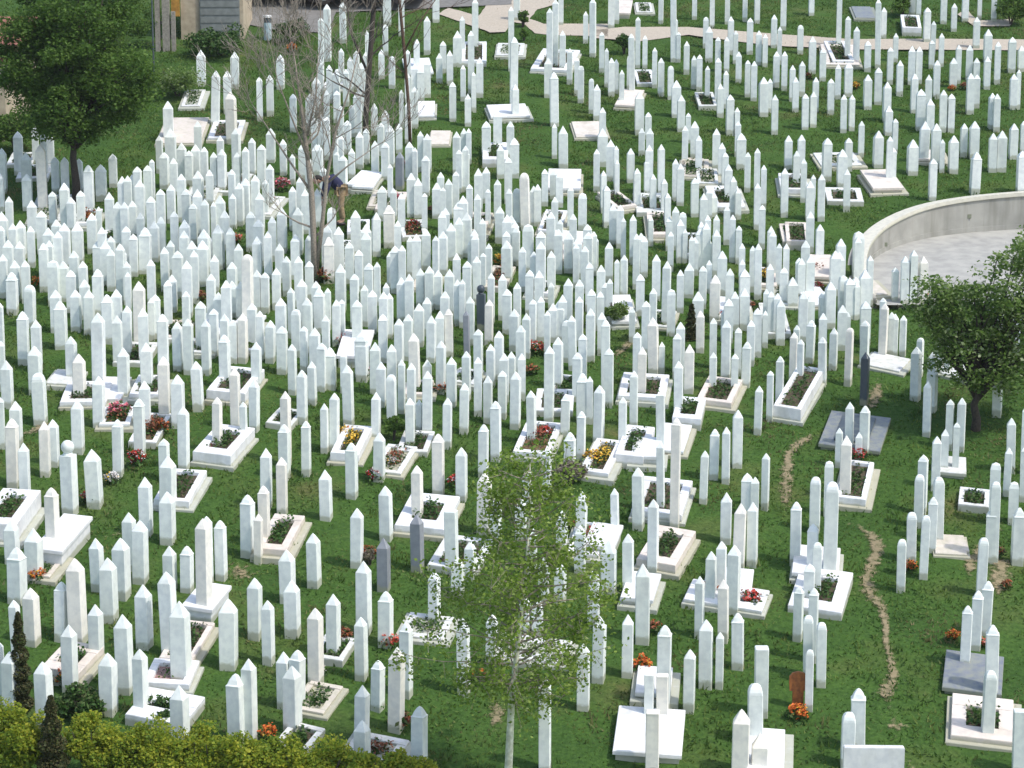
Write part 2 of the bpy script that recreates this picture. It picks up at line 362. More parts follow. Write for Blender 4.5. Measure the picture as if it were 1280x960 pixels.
STONES = """
1,800,876,10.0 14,814,878,22.0 57,827,912,23.0 88,780,848,20.0 136,816,894,23.0 157,767,868,22.0 177,811,896,20.0 226,856,920,24.0 297,842,934,25.0
313,823,930,20.0 356,814,886,20.0 371,812,888,22.0 366,832,916,25.0 395,760,858,21.0,c 452,771,850,18.0 452,856,930,20.0 453,900,952,22.0
472,825,872,19.0 495,808,916,22.0,c 508,778,872,18.0 580,772,867,18.0 524,883,952,22.0 681,845,966,17.0 729,804,888,18.0 748,770,854,19.0
614,768,812,16.0 784,768,848,16.0 829,781,886,20.0 811,842,886,14.0,t 828,843,886,17.0,tc 815,888,968,19.0,tc 882,774,860,20.0 861,811,888,17.0
899,790,860,12.0 922,766,836,18.0 951,808,896,18.0,t 944,854,912,20.0 925,886,970,25.0,c 949,916,968,22.0,c 1010,769,848,15.0 1011,812,878,12.0
1026,778,859,14.0 997,732,801,15.0 1015,735,828,15.0 1072,860,928,21.0 1059,890,940,19.0 1239,781,872,19.0 1234,838,926,17.0 1273,888,970,19.0,t
1206,757,816,16.0 1219,738,814,17.0 1231,726,778,18.0 67,609,696,18.0,c 22,684,748,24.0 43,660,708,22.0 16,650,688,18.0 41,734,808,21.0,c
22,750,814,14.0 77,727,802,18.0 98,698,806,23.0,c 123,672,720,18.0 137,697,776,22.0 121,755,808,19.0 153,672,730,22.0 163,640,696,17.0
176,650,712,20.0 183,596,656,17.0 210,570,624,21.0 210,614,680,20.0 181,730,812,22.0 213,682,724,17.0,c 234,682,724,17.0 213,714,822,22.0
227,750,856,26.0 256,648,777,21.0,c 260,645,732,14.0 277,650,726,16.0 331,607,684,15.0,c 323,642,684,12.0,c 310,618,679,19.0 408,587,652,17.0
483,607,659,18.0 446,635,698,17.0 480,672,740,18.0,g 393,666,734,19.0 360,687,754,21.0 366,725,795,21.0 319,722,798,19.0 336,750,830,17.0
417,742,805,19.0 455,701,795,21.0 482,739,792,20.0 286,748,837,23.0 522,582,656,16.0,c 605,590,668,20.0,c 620,618,688,16.0 522,643,706,18.0,g
565,638,696,18.0,t 543,714,782,17.0 660,588,636,14.0 651,622,656,16.0 726,614,660,16.0 725,656,700,16.0 702,638,672,16.0 664,660,700,15.0
680,696,736,16.0 700,704,736,17.0 761,674,738,22.0 742,714,764,17.0 588,676,706,16.0 572,696,726,18.0 656,744,776,16.0 672,748,776,16.0
798,584,644,17.0 769,610,654,12.0 933,591,628,16.0 943,596,630,12.0 816,624,718,16.0 785,667,742,16.0 907,615,680,16.0 994,627,690,16.0
923,629,712,18.0,c 940,627,690,16.0 803,704,804,20.0 888,689,756,16.0 901,676,746,15.0 916,681,768,20.0 874,720,796,14.0 904,724,800,16.0,c
1018,596,656,16.0 1015,654,700,16.0 1020,678,728,14.0 1011,704,736,16.0 1037,602,724,20.0 1148,593,642,15.0 1172,596,680,15.0 1164,621,680,14.0
1154,644,706,13.0 1139,640,704,15.0 1126,674,739,14.0 1242,578,636,16.0 1241,602,704,15.0 1237,636,704,15.0 1266,602,636,15.0 1271,634,697,17.0
1226,672,746,15.0 10,450,505,14.2 2,496,550,10.5 51,466,522,16.5 21,501,538,14.2 17,523,610,15.8,c 32,553,609,12.8 57,526,578,12.8,c 68,524,583,13.5
88,550,644,21.0,b 119,561,634,20.2 98,500,548,15.0 148,524,578,13.5 175,498,553,14.2 182,476,538,13.5 124,470,535,15.0 223,468,517,16.5
230,508,589,15.0 206,548,583,13.5 248,451,494,14.2 295,460,538,13.5,c 272,496,568,13.5,c 318,474,524,14.2 305,502,535,9.0 358,489,583,14.2,c
356,530,598,15.8 353,571,644,14.2,c 378,462,514,14.2 383,526,594,12.8 333,560,636,15.0 391,451,506,12.0 436,456,532,15.0 418,491,564,13.5
406,504,559,11.2 470,490,541,12.8 490,468,514,13.5 502,449,518,10.5 534,449,470,12.0 534,463,544,13.5 513,497,559,12.8 524,499,522,7.5
559,497,560,12.8 440,553,624,16.5 474,540,588,15.8 548,542,620,16.5,c 577,559,608,15.8 580,478,528,12.8 610,469,529,12.8 620,501,576,15.0
604,530,586,14.2 628,463,506,12.0 644,464,536,15.0 665,488,538,13.5 706,492,529,12.8 728,466,516,16.5 737,470,512,9.0 726,514,574,12.8
712,540,582,16.5 748,481,556,15.8 683,562,626,13.5 792,463,535,12.0 778,496,559,12.0 826,493,547,12.8,t 848,451,522,13.5 843,522,662,14.2,c
826,552,642,12.0 947,482,538,12.0 921,512,568,13.5 892,536,582,13.5 907,533,588,12.0 879,563,618,12.0 956,566,624,12.0 962,463,512,9.0
974,445,506,12.0 1061,502,553,12.8 1080,507,559,15.0 1056,544,626,17.2,c 1048,535,565,7.5 1073,540,556,10.5 1035,576,643,13.5 1164,457,498,16.5
1158,476,529,12.8 1186,499,544,12.0 1200,497,546,13.5 1180,536,572,12.0 1194,528,572,9.8 1169,545,598,13.5 1152,568,625,15.0 1246,453,520,15.0
1263,522,590,13.5 1258,559,620,12.0 1279,508,590,7.5 1278,558,628,9.0 3,282,326,9.0 26,301,349,12.0 20,325,376,12.0 16,340,392,14.2 38,356,409,14.2
30,389,439,14.2 45,432,481,16.5 47,399,446,12.0 2,378,439,7.5 3,426,469,9.0 56,304,364,12.0 68,325,366,13.5 71,362,416,13.5 77,376,420,15.0
94,313,349,12.0 90,337,378,12.8 90,420,476,14.2 107,349,400,12.8 112,362,418,13.5 123,336,394,13.5 124,390,482,16.5 136,368,418,14.2 152,304,376,12.0
161,340,374,6.0 148,394,439,12.0 159,382,432,12.0 175,351,432,15.0,c 190,324,368,10.5 190,372,424,9.0 100,442,500,15.8,c 155,434,498,15.0
184,428,476,15.0 207,308,354,10.5,c 216,343,372,12.0 211,350,400,11.2 235,325,397,12.8 244,312,379,11.2,c 256,286,334,15.8 265,342,412,12.0
195,368,422,12.0 252,376,439,13.5,c 206,392,517,13.5 223,402,463,13.5 291,327,368,12.8 299,304,348,11.2 284,350,424,12.8 310,318,409,15.0,c
322,295,337,12.0 322,337,391,12.0 332,340,391,11.2 350,304,336,11.2 346,335,368,11.2 359,320,370,11.2 374,320,364,11.2 378,348,394,13.5
352,372,439,14.2,c 371,386,445,12.8 338,400,454,13.5 304,391,454,13.5,c 282,392,439,12.0 282,418,487,15.0 366,430,482,12.0 409,280,334,13.5,c
437,302,336,11.2 426,329,391,14.2 449,312,364,11.2 444,342,409,12.0 456,356,408,10.5 396,351,394,12.0 400,360,416,15.0 410,360,394,7.5
421,374,420,11.2 428,374,409,7.5 472,327,364,9.0,c 494,307,349,12.0,c 488,314,342,9.0 480,364,409,12.0 487,366,424,10.5,c 458,289,336,13.5
513,295,328,9.0 521,292,336,12.0 526,335,367,12.0 512,342,406,12.0,c 502,346,385,12.0 554,289,331,12.8 571,316,349,10.5 562,336,394,13.5
572,349,406,10.5 534,371,400,12.0 524,379,416,13.5 539,394,454,13.5 562,386,428,11.2,c 551,426,478,13.5 519,416,493,15.0,c 479,392,454,12.0
499,398,448,12.8 394,409,451,14.2 413,434,469,15.0 430,440,472,9.0 452,415,457,16.5 584,326,368,12.0 596,320,367,11.2,c 611,304,355,9.8
593,286,322,11.2 604,316,344,6.0 578,349,408,6.0 588,370,412,12.0 611,374,424,12.0,c 602,356,412,12.8,d 584,388,448,9.0,g 633,289,338,10.5
653,308,364,10.5,c 662,337,394,12.0 676,301,372,13.5,c 689,313,352,12.0 731,307,348,11.2 720,304,344,9.0,c 742,289,326,9.0 751,331,367,12.0
762,348,379,9.0 724,349,394,12.0 739,361,406,12.0 750,364,394,10.5 724,370,418,11.2 634,361,400,12.8 643,386,439,14.2 658,391,448,12.0
651,406,470,13.5 666,374,421,10.5 676,370,418,10.5 703,368,409,12.0 738,385,433,12.8 752,390,424,12.0 757,399,492,12.8 716,394,446,12.0
708,400,454,12.8 728,417,466,12.0 598,411,476,12.8,c 639,439,469,12.0 686,432,529,14.2 684,388,427,9.0 780,318,355,10.5 771,324,356,7.5
795,292,361,10.5 805,295,328,10.5 800,342,394,12.0 820,318,364,12.0 832,326,409,12.8 838,289,338,9.0 807,376,424,12.0 817,396,469,15.8,c
802,433,498,12.8,c 796,415,484,12.0 790,384,409,9.0 864,295,334,8.2 874,286,325,10.5 861,328,356,13.5 850,337,386,10.5 886,325,349,9.0
878,332,367,11.2 893,343,391,15.0,c 902,313,356,13.5 872,364,400,15.8 875,388,424,12.0,c 891,397,442,10.5 850,402,448,12.8 846,416,454,12.0
861,430,492,14.2,c 906,385,409,12.0 907,400,476,14.2 922,409,451,10.5 891,440,472,10.5 927,324,364,9.0 930,336,394,13.5 918,364,394,12.0
940,307,364,9.0,c 947,304,374,11.2 938,400,446,12.0 932,427,472,13.5 946,385,428,12.0 956,388,416,7.5 957,361,397,9.0 927,304,334,9.0 918,442,472,10.5
827,427,448,7.5 973,304,349,9.0 982,304,342,9.0 979,334,364,12.0 990,346,368,13.5,c 1001,322,355,10.5 1012,319,361,12.0,c 1050,304,334,12.0
1048,314,349,13.5 1071,295,343,10.5 1086,319,349,9.0 1080,336,378,14.2 1003,364,409,12.8 1012,368,421,12.0 1037,352,394,13.5 1029,364,388,12.0
1053,344,376,12.0 1068,346,380,10.5 963,364,420,10.5 975,374,420,12.0 1028,391,421,12.0 1052,381,420,13.5 1059,390,409,7.5 1081,376,412,13.5
1080,400,451,13.5 1041,409,463,12.8 1060,410,463,12.0,c 1012,400,454,13.5 995,406,439,9.0 991,415,478,12.0,c 1000,424,476,7.5 1028,421,466,12.8
1118,334,376,9.0 1130,320,376,10.5 1140,312,356,10.5 1138,340,364,7.5 1152,320,373,12.0,c 1102,372,439,9.0 1102,391,448,10.5,c 1117,392,428,12.0
1128,394,427,10.5 1144,433,484,15.8 1149,422,454,10.5 1164,440,496,13.5 1175,421,439,9.0 1184,432,451,7.5 1238,370,400,7.5 1250,367,394,7.5
1270,364,397,9.0 1248,394,424,7.5 1272,390,421,9.0 24,164,202,12.0 45,157,205,9.0 56,164,205,9.0 64,168,192,9.0 4,185,224,10.5 34,190,232,12.0
35,217,265,13.5 54,180,265,13.5,c 2,216,265,9.0 70,196,224,10.5 82,196,228,12.0 83,228,289,12.8 100,198,224,9.0 112,206,266,12.8 127,205,232,13.5
142,192,217,9.8 154,220,260,11.2 173,208,265,11.2 166,218,264,9.0 176,224,288,12.0 186,206,244,10.5 191,199,235,6.0 138,240,280,11.2,c
148,252,310,11.2 41,250,298,12.8 4,264,325,15.0 27,275,326,12.8 62,284,332,13.5 82,278,337,13.5 98,278,319,13.5 116,266,310,12.0 72,274,310,12.0
125,258,295,7.5 182,284,325,15.0 168,292,328,10.5 102,238,265,10.5 124,300,326,13.5 140,295,325,10.5 200,169,205,9.0 206,190,228,12.0 228,178,214,12.0
214,160,190,13.5 248,151,181,10.5 202,236,292,11.2 215,230,265,11.2 228,217,278,11.2,c 248,213,238,13.5 248,236,298,12.8 219,264,304,10.5
276,169,190,9.0 268,190,238,9.8 278,186,240,12.0 296,160,220,12.0 316,172,220,9.8 297,190,220,9.0 339,160,205,12.0 366,192,212,7.5 338,205,246,10.5
308,222,265,13.5 320,218,260,11.2 300,228,282,12.0,c 276,244,304,13.5 268,252,288,7.5 314,264,314,12.0 324,274,332,13.5 341,270,326,11.2
373,259,319,13.5 274,280,319,15.0 289,284,320,11.2 194,276,322,12.0 370,292,336,12.0 231,288,325,12.0,c 260,292,310,12.0 396,180,202,12.0
426,168,188,9.0 450,164,211,10.5 440,185,205,9.0 429,194,220,12.0 488,156,211,12.0 499,154,174,9.0 421,190,210,6.0 512,177,228,11.2 519,184,212,7.5
571,164,200,10.5 397,235,283,12.0 500,190,238,12.0,g 488,205,235,7.5 523,222,274,12.0 531,241,272,7.5 502,241,289,10.5 478,232,258,12.0,c
492,235,258,9.0 487,256,310,15.0,c 470,265,304,12.8 546,228,274,12.0 554,234,271,7.5 561,223,256,10.5 570,214,250,9.0 557,259,310,11.2 574,187,223,9.0
574,271,310,12.0 458,280,322,13.5,c 415,259,310,12.0 386,294,332,9.0 580,160,184,9.0 586,160,186,7.5 608,151,198,12.0 622,138,190,12.0
638,151,198,10.5 643,172,223,12.8 582,187,226,10.5 598,210,266,11.2 622,224,260,9.8 610,236,266,7.5 587,230,262,9.0 579,244,289,13.5
657,216,289,13.5,c 646,235,268,10.5 672,230,265,9.8 681,211,258,9.0 699,214,259,10.5 692,211,232,10.5 704,157,211,12.8 693,154,193,7.5
753,160,196,13.5 763,174,217,12.0 754,213,265,9.0 758,232,265,10.5 766,254,290,10.5 713,232,288,9.0,c 728,241,288,12.0 734,280,310,12.0
634,268,310,13.5 644,277,310,10.5 660,280,322,15.0 676,288,325,13.5 584,265,310,13.5 594,292,325,10.5 698,286,325,12.0,c 711,290,332,13.5,c
735,290,332,13.5 770,182,235,7.5 771,200,232,4.5 788,185,229,10.5 796,210,244,9.8 812,160,190,10.5 802,160,176,9.0 811,181,244,10.5 808,199,244,7.5
816,217,247,9.0 826,180,244,9.8 830,223,250,9.0 834,241,271,9.0 856,157,186,9.0 868,151,198,12.0 873,169,205,9.0 844,198,235,9.0 850,204,258,9.8
868,222,262,10.5 895,160,212,11.2 902,178,223,10.5 910,205,253,10.5 906,190,235,9.0 916,220,253,9.0 922,235,256,9.0 922,151,182,9.0 926,166,211,12.8
934,190,224,9.0 946,185,224,9.0 954,206,248,8.2 946,228,286,9.0 952,256,310,9.8 879,241,274,10.5 886,235,256,9.0 775,256,310,10.5 779,272,310,7.5
791,268,310,9.8 844,258,304,10.5 850,274,310,10.5 856,286,310,6.0 836,271,295,9.0 884,268,304,9.0 876,277,313,9.0 895,268,302,9.0 908,256,295,9.0
915,268,310,9.0 923,282,312,9.0 813,271,289,7.5 985,169,212,10.5 1001,168,217,9.8 995,188,217,9.0 1004,198,235,9.0 980,210,271,9.8 1033,172,208,12.0
1060,172,196,9.8 1052,186,235,12.8 1058,211,253,9.8 1026,217,277,10.5 1012,226,277,12.0 1012,264,310,12.0 1024,280,310,10.5 1016,218,235,6.0
1076,151,182,8.2 1118,148,174,7.5 1097,163,211,12.8 1111,170,232,9.0 1115,184,232,9.0,c 963,282,316,10.5 1072,289,330,13.5 1050,298,337,12.0
1140,174,205,13.5 1154,151,187,13.5 1169,154,196,12.0 1177,174,198,7.5 1165,198,234,9.8 1191,169,205,12.0 1204,154,178,9.0 1217,151,182,12.0
1218,190,230,12.8 1240,166,204,11.2 1251,163,205,12.8 1266,154,182,10.5 1278,151,174,7.5 1276,188,228,12.0 252,62,108,11.2 269,88,158,11.2
285,88,142,11.2,c 294,64,110,10.5 351,68,100,10.5 325,96,150,9.0 338,93,144,9.8 367,117,150,9.0,c 211,126,165,13.5 290,114,180,15.0,c 410,5,78,9.8
402,22,105,7.5 429,2,54,9.0 396,96,147,11.2 388,117,165,12.0 452,78,144,10.5 447,114,172,12.0 482,30,66,7.5 502,-6,45,9.0 502,112,150,6.0,c
534,20,68,9.0 521,48,90,9.0 526,84,128,10.5 545,-15,16,9.8 554,51,87,9.0 566,102,153,9.8 572,38,84,12.0 468,129,150,9.0 459,38,78,6.0 484,-9,15,13.5
578,20,50,7.5 594,-3,63,9.0 589,38,117,9.0 579,81,126,7.5 592,90,123,7.5 585,117,159,9.0 639,8,90,8.2 642,46,135,11.2 646,-12,9,9.0 644,105,150,10.5
687,10,90,9.0 694,-9,87,9.0 703,38,90,9.0 701,-9,16,7.5 685,72,123,10.5 693,90,159,12.0 732,14,48,7.5 741,-3,72,9.8 752,40,90,7.5 758,60,93,6.0
764,72,105,9.0 712,60,105,8.2 721,72,106,7.5 726,82,129,9.0 739,98,142,7.5 746,105,150,9.8 753,134,172,9.0 764,-9,21,9.0 770,-9,15,9.0 797,21,86,7.5
790,42,120,9.0 806,44,86,7.5 818,59,111,7.5 788,68,105,10.5 770,74,105,7.5 777,87,114,7.5 826,72,110,9.0 838,82,117,8.2 845,100,132,12.0
851,118,150,10.5 799,114,150,12.0 810,140,156,9.0 860,141,162,7.5 826,-9,30,7.5 842,-15,78,9.0 844,22,75,6.8 848,40,78,6.0 858,51,80,8.2
868,-15,25,7.5 882,21,60,8.2 886,33,64,10.5 890,-9,36,7.5 867,69,99,7.5 874,68,96,8.2 884,82,112,7.5 897,46,72,8.2 908,46,76,7.5 913,20,68,8.2
919,38,68,6.8 909,-15,18,7.5 931,-15,27,7.5 946,-15,15,7.5 937,22,69,9.0 948,38,82,8.2 956,42,84,7.5 923,64,104,9.0 934,75,112,7.5 942,76,111,9.0
897,72,129,9.0 907,88,117,7.5 900,104,130,9.0 912,118,150,10.5 921,134,150,7.5 954,96,128,12.0 967,18,52,8.2 979,-9,38,9.0 974,33,63,6.8
1000,31,68,8.2 1015,45,82,9.8 1014,-20,10,7.5 970,64,98,9.0 980,64,99,8.2 1028,60,102,9.0 990,81,114,8.2 1002,76,111,8.2 994,96,140,9.0 962,98,123,7.5
1019,96,123,8.2 1038,98,126,9.0 1047,80,114,9.0 1060,78,114,10.5 1048,-9,60,7.5 1059,20,75,8.2 1070,33,80,9.0 1084,51,72,9.0 1006,117,150,9.0
1016,114,150,9.0 968,118,150,9.0 1054,118,150,9.0 1064,118,150,8.2 1084,93,132,10.5 1097,-9,86,9.0 1104,9,30,7.5 1097,84,132,10.5 1108,102,135,10.5
1119,41,78,7.5 1112,59,105,8.2 1124,75,112,9.0 1139,57,90,10.5 1148,58,87,9.0 1142,92,130,9.0 1160,93,132,9.8 1140,-15,20,9.0 1148,-15,18,7.5
1179,-15,18,9.0 1192,4,40,8.2 1206,-18,14,9.0 1158,9,54,9.0 1166,26,54,7.5 1164,50,68,7.5 1176,41,66,7.5 1170,75,108,9.0 1197,56,87,7.5
1191,72,111,10.5 1211,56,87,10.5 1220,72,84,9.0 1220,21,44,9.0 1224,-15,12,6.0 1242,-9,28,7.5 1234,36,72,10.5 1233,70,105,9.0 1246,52,105,9.0
1264,46,75,10.5 1212,91,128,9.8 1220,93,132,9.0 1266,92,128,9.8 1272,87,123,6.0 1239,116,152,9.0 1245,117,152,9.0 1150,111,150,12.0 1162,123,150,10.5
1178,112,150,9.8 1188,117,150,9.0 1110,132,152,10.5 1276,57,72,9.0 161,219,274,9.8 63,300,342,10.9 74,289,335,10.9 133,300,357,13.1 140,311,346,10.9
129,283,326,10.9 153,311,363,12.0 160,326,363,9.8 232,274,313,13.1,c 241,300,339,13.1 254,300,339,15.3 269,318,346,10.9 223,313,357,13.1,c
214,300,326,10.9 105,326,353,10.9 551,215,269,9.8 420,167,215,7.7 399,180,202,10.9 424,283,326,13.1 411,296,335,15.3,c 387,326,357,10.9
483,353,379,8.8 553,263,326,10.9 291,350,379,13.1 582,182,223,8.8 667,232,283,10.9 700,274,291,8.8 639,269,296,13.1 645,283,313,10.9,c
634,300,335,15.3 722,296,348,13.1 744,296,322,8.8 564,278,309,13.1 573,252,304,13.1 591,296,322,13.1 689,353,370,8.8 801,291,313,13.1 757,353,374,10.9
890,237,254,13.1,c 882,278,322,10.9 887,300,322,10.9 868,296,326,10.9 853,265,313,10.9 895,287,326,10.9 1006,300,335,13.1 965,287,331,10.9
998,322,353,10.9 1043,313,357,13.1 206,445,524,14.2,c 453,421,458,17.5 630,441,502,13.1 698,375,410,17.5 691,379,410,13.1 816,360,428,10.9
910,373,428,13.1 930,360,393,13.1 1061,347,382,13.1 1070,353,382,8.8 971,366,421,10.9 1103,379,449,13.1,c 1113,390,428,13.1 1080,440,506,13.1,d
"""
GRAVES = """
45,842,98,842,138,810,14,c,g 152,898,228,906,260,872,12,w,g 176,862,236,856,256,828,12,w,p 200,828,240,826,280,780,10,c,s
342,944,380,942,416,916,4,w,s 368,892,404,892,438,860,6,c,s 422,950,490,958,514,928,4,w,r 394,826,428,826,444,809,6,w,s 614,828,704,830,720,804,4,w,p
496,798,554,800,572,772,4,w,s 766,948,852,944,867,888,12,w,f 948,968,980,968,988,912,12,w,f 808,872,838,868,852,835,12,w,f
1178,866,1252,868,1264,822,4,d,f 1189,926,1267,928,1275,876,10,c,g -30,654,20,656,53,613,26,w,g 52,688,78,689,122,646,24,w,f
36,722,62,721,90,696,6,c,s 192,624,236,627,258,588,12,w,s 244,762,265,762,297,733,20,w,f 318,686,358,688,384,645,12,c,g 492,658,555,662,578,621,12,w,g
532,710,596,714,624,676,6,w,s 712,696,748,694,770,656,8,w,r 794,701,844,707,875,665,14,c,g 738,684,768,684,786,657,16,w,f
788,642,852,644,873,602,12,w,s 778,756,816,750,843,720,14,w,f 880,752,938,746,955,713,12,w,f 852,764,952,764,969,741,8,w,r
994,728,1048,720,1067,687,12,w,f 984,764,1052,766,1078,718,10,w,g 1046,625,1082,625,1106,580,12,w,s 1192,694,1209,693,1210,672,2,c,f
1224,634,1236,634,1240,623,6,w,s 64,483,90,480,108,466,2,w,f 74,505,132,502,144,476,9,w,s 165,553,195,553,218,517,6,w,r 256,490,306,492,335,462,15,w,s
238,568,288,570,325,536,16,w,g 342,532,364,532,387,514,3,w,s 420,566,448,568,466,533,14,w,y 462,590,501,592,526,559,6,w,r
495,568,534,565,552,540,4,w,s 640,568,687,568,712,530,9,w,r 561,482,592,480,604,472,4,w,s 669,518,716,514,726,487,6,w,s 729,590,760,592,786,552,9,w,y
772,498,831,498,842,469,9,w,s 777,568,804,571,818,534,14,w,g 806,572,825,571,834,547,14,w,f 870,500,914,504,931,475,10,c,s
840,523,876,524,886,498,12,w,g 834,564,854,564,873,532,8,w,f 966,508,1001,512,1036,462,18,w,s 1022,558,1100,564,1120,523,3,d,d
1080,452,1124,464,1136,448,4,w,f 1172,464,1205,472,1226,456,4,w,f 1178,592,1208,592,1212,572,3,w,f 297,409,320,409,336,395,12,w,f
300,438,320,438,336,421,6,w,s 258,420,276,420,288,400,4,w,s 207,422,232,421,243,400,6,c,s 228,442,264,441,278,424,4,w,s 606,360,632,360,651,334,4,c,r
666,368,687,367,701,352,8,w,s 819,410,838,409,855,390,4,w,s 903,394,936,396,942,376,3,w,s 1017,348,1035,346,1042,332,4,c,r
1089,370,1110,367,1095,349,4,c,f 258,241,294,241,324,218,3,w,s 297,266,338,268,358,246,3,w,r 460,258,489,258,498,238,3,c,s
507,301,534,295,543,274,4,w,r 444,228,458,232,466,214,8,w,f 540,180,561,180,564,163,4,c,f 603,199,635,199,635,178,9,w,g 590,288,606,289,616,266,4,c,s
684,235,726,235,728,211,9,w,f 852,218,873,220,876,198,3,c,s 878,229,898,229,898,211,4,w,s 890,257,932,258,918,232,6,w,g 796,266,838,265,834,241,4,w,g
813,292,840,293,832,265,8,c,g 976,236,1011,237,1006,217,9,w,s 1034,250,1080,252,1074,235,4,w,s 1093,237,1130,234,1118,211,9,c,f
1026,206,1078,206,1065,190,3,w,s 988,301,1012,302,1008,278,9,c,s 1148,198,1182,199,1176,187,6,c,f 408,108,424,110,434,87,4,w,s
507,91,542,90,536,72,6,w,f 512,144,543,144,543,126,6,w,f 620,68,654,69,654,54,2,w,s 576,76,608,76,608,52,6,w,s 669,81,711,88,708,50,6,w,s
615,148,663,144,660,129,6,w,f 768,15,788,16,788,0,8,c,f 796,15,816,15,814,3,3,w,s 771,128,795,132,795,112,6,c,f 804,104,819,104,814,87,4,w,s
1041,76,1068,76,1056,50,6,w,s 1070,22,1094,22,1089,8,3,d,f 1128,34,1152,35,1148,19,9,w,s 33,276,77,276,88,243,4,w,s 123,300,153,300,166,283,7,w,s
151,304,175,304,184,285,4,w,s 88,279,118,279,129,261,7,w,r 442,232,466,234,477,215,7,w,f 438,291,462,289,466,274,7,w,s 674,287,700,289,707,263,7,w,s
691,304,739,302,744,289,13,w,f 700,324,726,324,735,304,9,c,f 591,291,606,291,617,267,7,c,s 779,258,796,256,770,237,7,c,s 860,318,884,318,879,291,7,w,s
1019,344,1041,346,1033,318,9,c,f 954,357,971,357,976,335,7,c,y 140,454,184,454,201,428,4,w,s 123,498,151,498,166,471,7,w,f
162,491,201,493,210,469,9,w,s 210,428,232,423,245,399,4,w,s 258,417,278,417,291,390,13,w,f 123,533,162,530,173,508,7,w,r
420,445,459,445,470,412,13,w,f 516,364,547,360,562,344,4,c,s 508,498,538,493,551,476,7,c,s 696,493,718,493,735,471,4,w,s 779,403,796,401,798,368,9,w,f
901,399,936,395,941,371,7,w,f 969,419,989,417,991,379,4,w,r 1024,386,1041,379,1041,353,7,w,f 195,178,250,178,262,142,4,c,f 20,222,60,222,66,205,4,w,s
260,172,300,172,306,150,5,w,s 228,132,250,132,256,112,4,w,s 8,205,40,205,46,190,4,w,s 405,330,440,330,446,300,5,w,s 232,250,268,250,276,232,4,w,s
468,262,502,262,512,240,5,c,s 720,171,759,170,753,151,4,c,f 1031,79,1075,81,1059,46,4,c,s 877,132,897,132,891,115,2,w,s 851,219,886,221,883,199,3,c,s
965,381,991,381,1000,354,3,w,s 987,302,1007,302,1003,280,5,c,s
"""

GR = []
for t in GRAVES.split():
    q = t.split(',')
    GR.append([float(v) for v in q[:7]] + [q[7], q[8]])
ST = []
for t in STONES.split():
    q = t.split(',')
    ST.append([float(v) for v in q[:4]] + [q[4] if len(q) > 4 else ''])

# ------------------------------------------------------------------ naming: where a thing is, told by a landmark
LAND = [
 ("the birch sapling's pale trunk", 640, 900), ("the orange wooden grave marker", 997, 862), ("the slate-grey ledger near the right edge", 1222, 850),
 ("the wide white tablet at the bottom edge", 1090, 945), ("the ball-topped headstone", 88, 600), ("the dark conifer shrub at lower left", 66, 905),
 ("the thin brownish conifer by the left edge", 28, 820), ("the lone orange bouquet beside the conifers", 81, 846), ("the leafy right-hand tree's trunk", 1218, 500),
 ("the grave with the dark teal slab", 1076, 520), ("the forked bare tree's trunk", 393, 310), ("the stooping person in navy", 427, 255),
 ("the big leafy tree's trunk", 92, 235), ("the dark headstone with a round knob", 601, 385), ("the yellow bouquet", 431, 541),
 ("the curved concrete wall", 1110, 290), ("the round bush among the middle graves", 492, 533), ("the dark bush right of centre", 770, 388),
 ("the leftmost of two grey headstones", 480, 700), ("the rightmost of two grey headstones", 522, 670), ("the pink bouquet at the left", 150, 510),
 ("the cream raised tomb above the curved wall", 1102, 240), ("the leaning dark trunk", 458, 150), ("the straight reddish trunk", 510, 140),
 ("the sandy path junction at the top", 640, 30), ("the red bouquet on the lower right grave", 940, 748), ("the red-brown flower bed at the bottom", 490, 935),
 ("the coral bouquet mid-field", 672, 435), ("the green bush at the top by the cream step", 780, 52), ("the bright pink bouquet near the bare tree", 350, 230),
 ("the red jar by the white plinth", 262, 560), ("the square frame with a planted hole at lower right", 1230, 902), ("the small tilted stone plate", 1196, 682),
 ("the blue-white bollard at the top", 335, 32), ("the cream grave with the wide plinth", 838, 690), ("the two dark-trimmed steps at top right", 1140, 25),
 ("the orange bouquet behind the birch", 598, 845), ("the orange bouquet by the far left edge", 45, 717), ("the brown rusty shrub between grey stones", 460, 690),
 ("the thin dark pole at the top left", 193, 60), ("the upper right corner bush", 1262, 18), ("the red bouquet beside the curved wall's foot", 1023, 357),
 ("the red bouquet at the centre grave", 680, 540), ("the lone red-orange bouquet left of the slate ledger", 1191, 793), ("the tall white pair left of the top path", 590, 20),
]
SECT = ["right of", "up and right of", "behind", "up and left of", "left of", "down and left of", "in front of", "down and right of"]
ORD = ["nearest", "second", "third", "fourth", "fifth", "sixth", "seventh", "eighth", "ninth", "tenth", "eleventh", "twelfth", "thirteenth", "fourteenth", "fifteenth", "sixteenth"]

def where_all(pts):
    """pts list of (x,y): for each the landmark phrase with its rank in that landmark's sector, unique by construction"""
    res = []
    table = {}
    for li, (_, lx, ly) in enumerate(LAND):
        for i, (x, y) in enumerate(pts):
            dx, dy = x - lx, ly - y
            s = int(((math.degrees(math.atan2(dy, dx)) + 22.5) % 360) // 45)
            table.setdefault((li, s), []).append((math.hypot(dx, dy), i))
    best = {}
    for (li, s), lst in table.items():
        lst.sort()
        for r, (d, i) in enumerate(lst[:len(ORD)]):
            cost = d + r * 14
            if d > 4 and (i not in best or cost < best[i][0]):
                best[i] = (cost, ORD[r], SECT[s], LAND[li][0])
    return best

